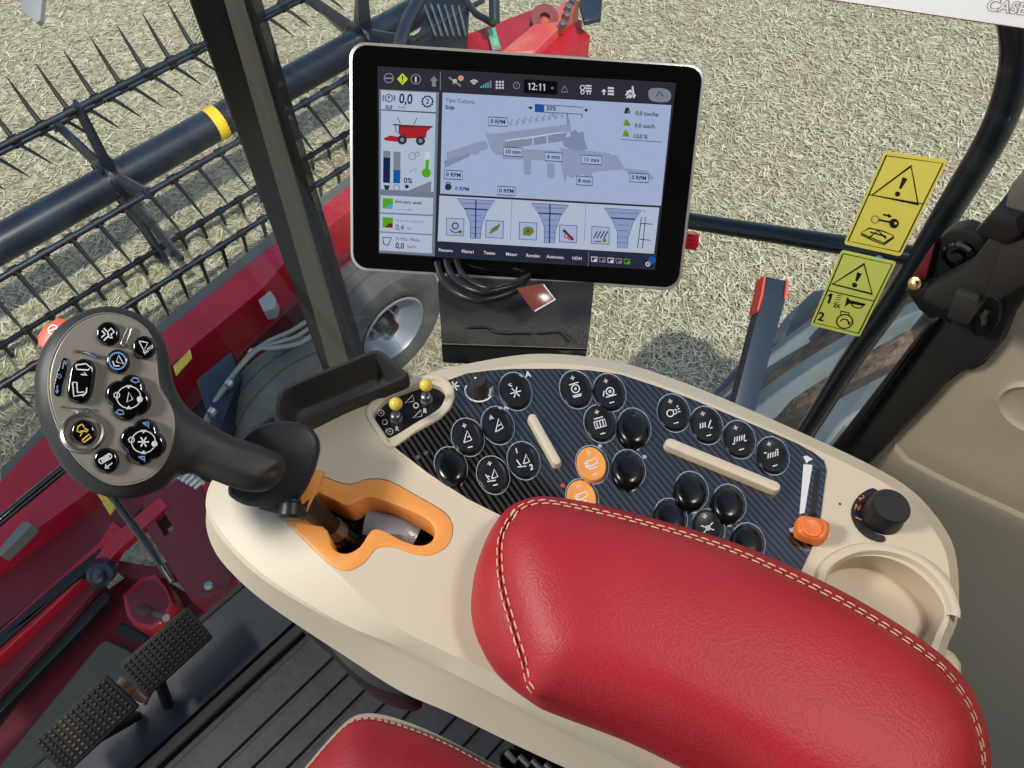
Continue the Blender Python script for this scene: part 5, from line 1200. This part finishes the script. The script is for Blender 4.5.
CPn = Plane(at_depth(536, 298, .578), RW @ V((.1, -.1, -1)), RW @ V((1, 0, 0)))
mb = MB(); slab(mb, CPn, [(517, 288), (543, 283), (556.5, 299.5), (534.6, 312.5)], .002, bevel=.0004); cdt = mb.build('tag_card', 'rust_card', label='reddish brown card with white edge hanging under the monitor', category='card')
G = Gfx(CPn, .0003); G.line([(543.5, 284.5), (555, 299.5), (534.8, 311)], 1.4, 'white'); G.build('card_edge', cdt)
ub = MB(); UP = Plane(MP.wp(690, 240, -.008), MP.n, MU); slab(ub, UP, [(680, 231), (697, 232.5), (699.5, 236), (699, 246), (696, 250), (680, 249)], .008, bevel=.0015); us = ub.build('usb_stick', 'usb_red', label='small red stick plugged into the right edge of the monitor', category='usb stick')
G = Gfx(UP, .0003)
for k in range(3): G.line([(688, 235.5 + k * 4.2), (694, 236 + k * 4.2)], 1.5, 'maroon')
G.build('grip_ridges', us)

# ================================================================== LIGHT
w = bpy.data.worlds.new('sky'); SC.world = w; w.use_nodes = True; N = w.node_tree.nodes; L = w.node_tree.links
sky = N.new('ShaderNodeTexSky'); sky.sky_type = 'NISHITA'; sky.sun_disc = False; sky.sun_elevation = math.radians(58); sky.sun_rotation = math.radians(200); sky.air_density = 1.2; sky.dust_density = 2
L.new(sky.outputs[0], N['Background'].inputs[0]); N['Background'].inputs[1].default_value = .21
def look(o, d): o.rotation_euler = V(d).to_track_quat('-Z', 'Y').to_euler()
sd = bpy.data.lights.new('sun', 'SUN'); sd.energy = 3.3; sd.angle = math.radians(1.2); sd.color = (1, .96, .9); so = bpy.data.objects.new('sun', sd); COL.objects.link(so); look(so, (.15, .5, -.85))
ld = bpy.data.lights.new('added_key_light', 'AREA'); ld.shape = 'RECTANGLE'; ld.size = .30; ld.size_y = .22; ld.energy = 17; ld.color = (1, .965, .91); lo_ = bpy.data.objects.new('added_key_light', ld); COL.objects.link(lo_)  # added key light under the roof, no fitting; the sun leaves the console dim
lo_.location = (-.56, .80, 1.64); look(lo_, V((.35, .15, .8)) - V(lo_.location))
ld2 = bpy.data.lights.new('added_fill_light', 'AREA'); ld2.size = .16; ld2.energy = 3.6; ld2.color = (1, .965, .91); l2 = bpy.data.objects.new('added_fill_light', ld2); COL.objects.link(l2); l2.location = (.38, -.24, 1.66); look(l2, (-.05, .0, -.9))  # added fill for the armrest and right wall, no fitting
SC.view_settings.view_transform = 'Standard'; SC.view_settings.look = 'None'; SC.view_settings.gamma = 1; SC.view_settings.use_curve_mapping = False
SC.view_settings.exposure = 0.0
SC.cycles.max_bounces = 8; SC.cycles.transparent_max_bounces = 12
for o in bpy.data.objects:
    if '_o' in o: del o['_o']
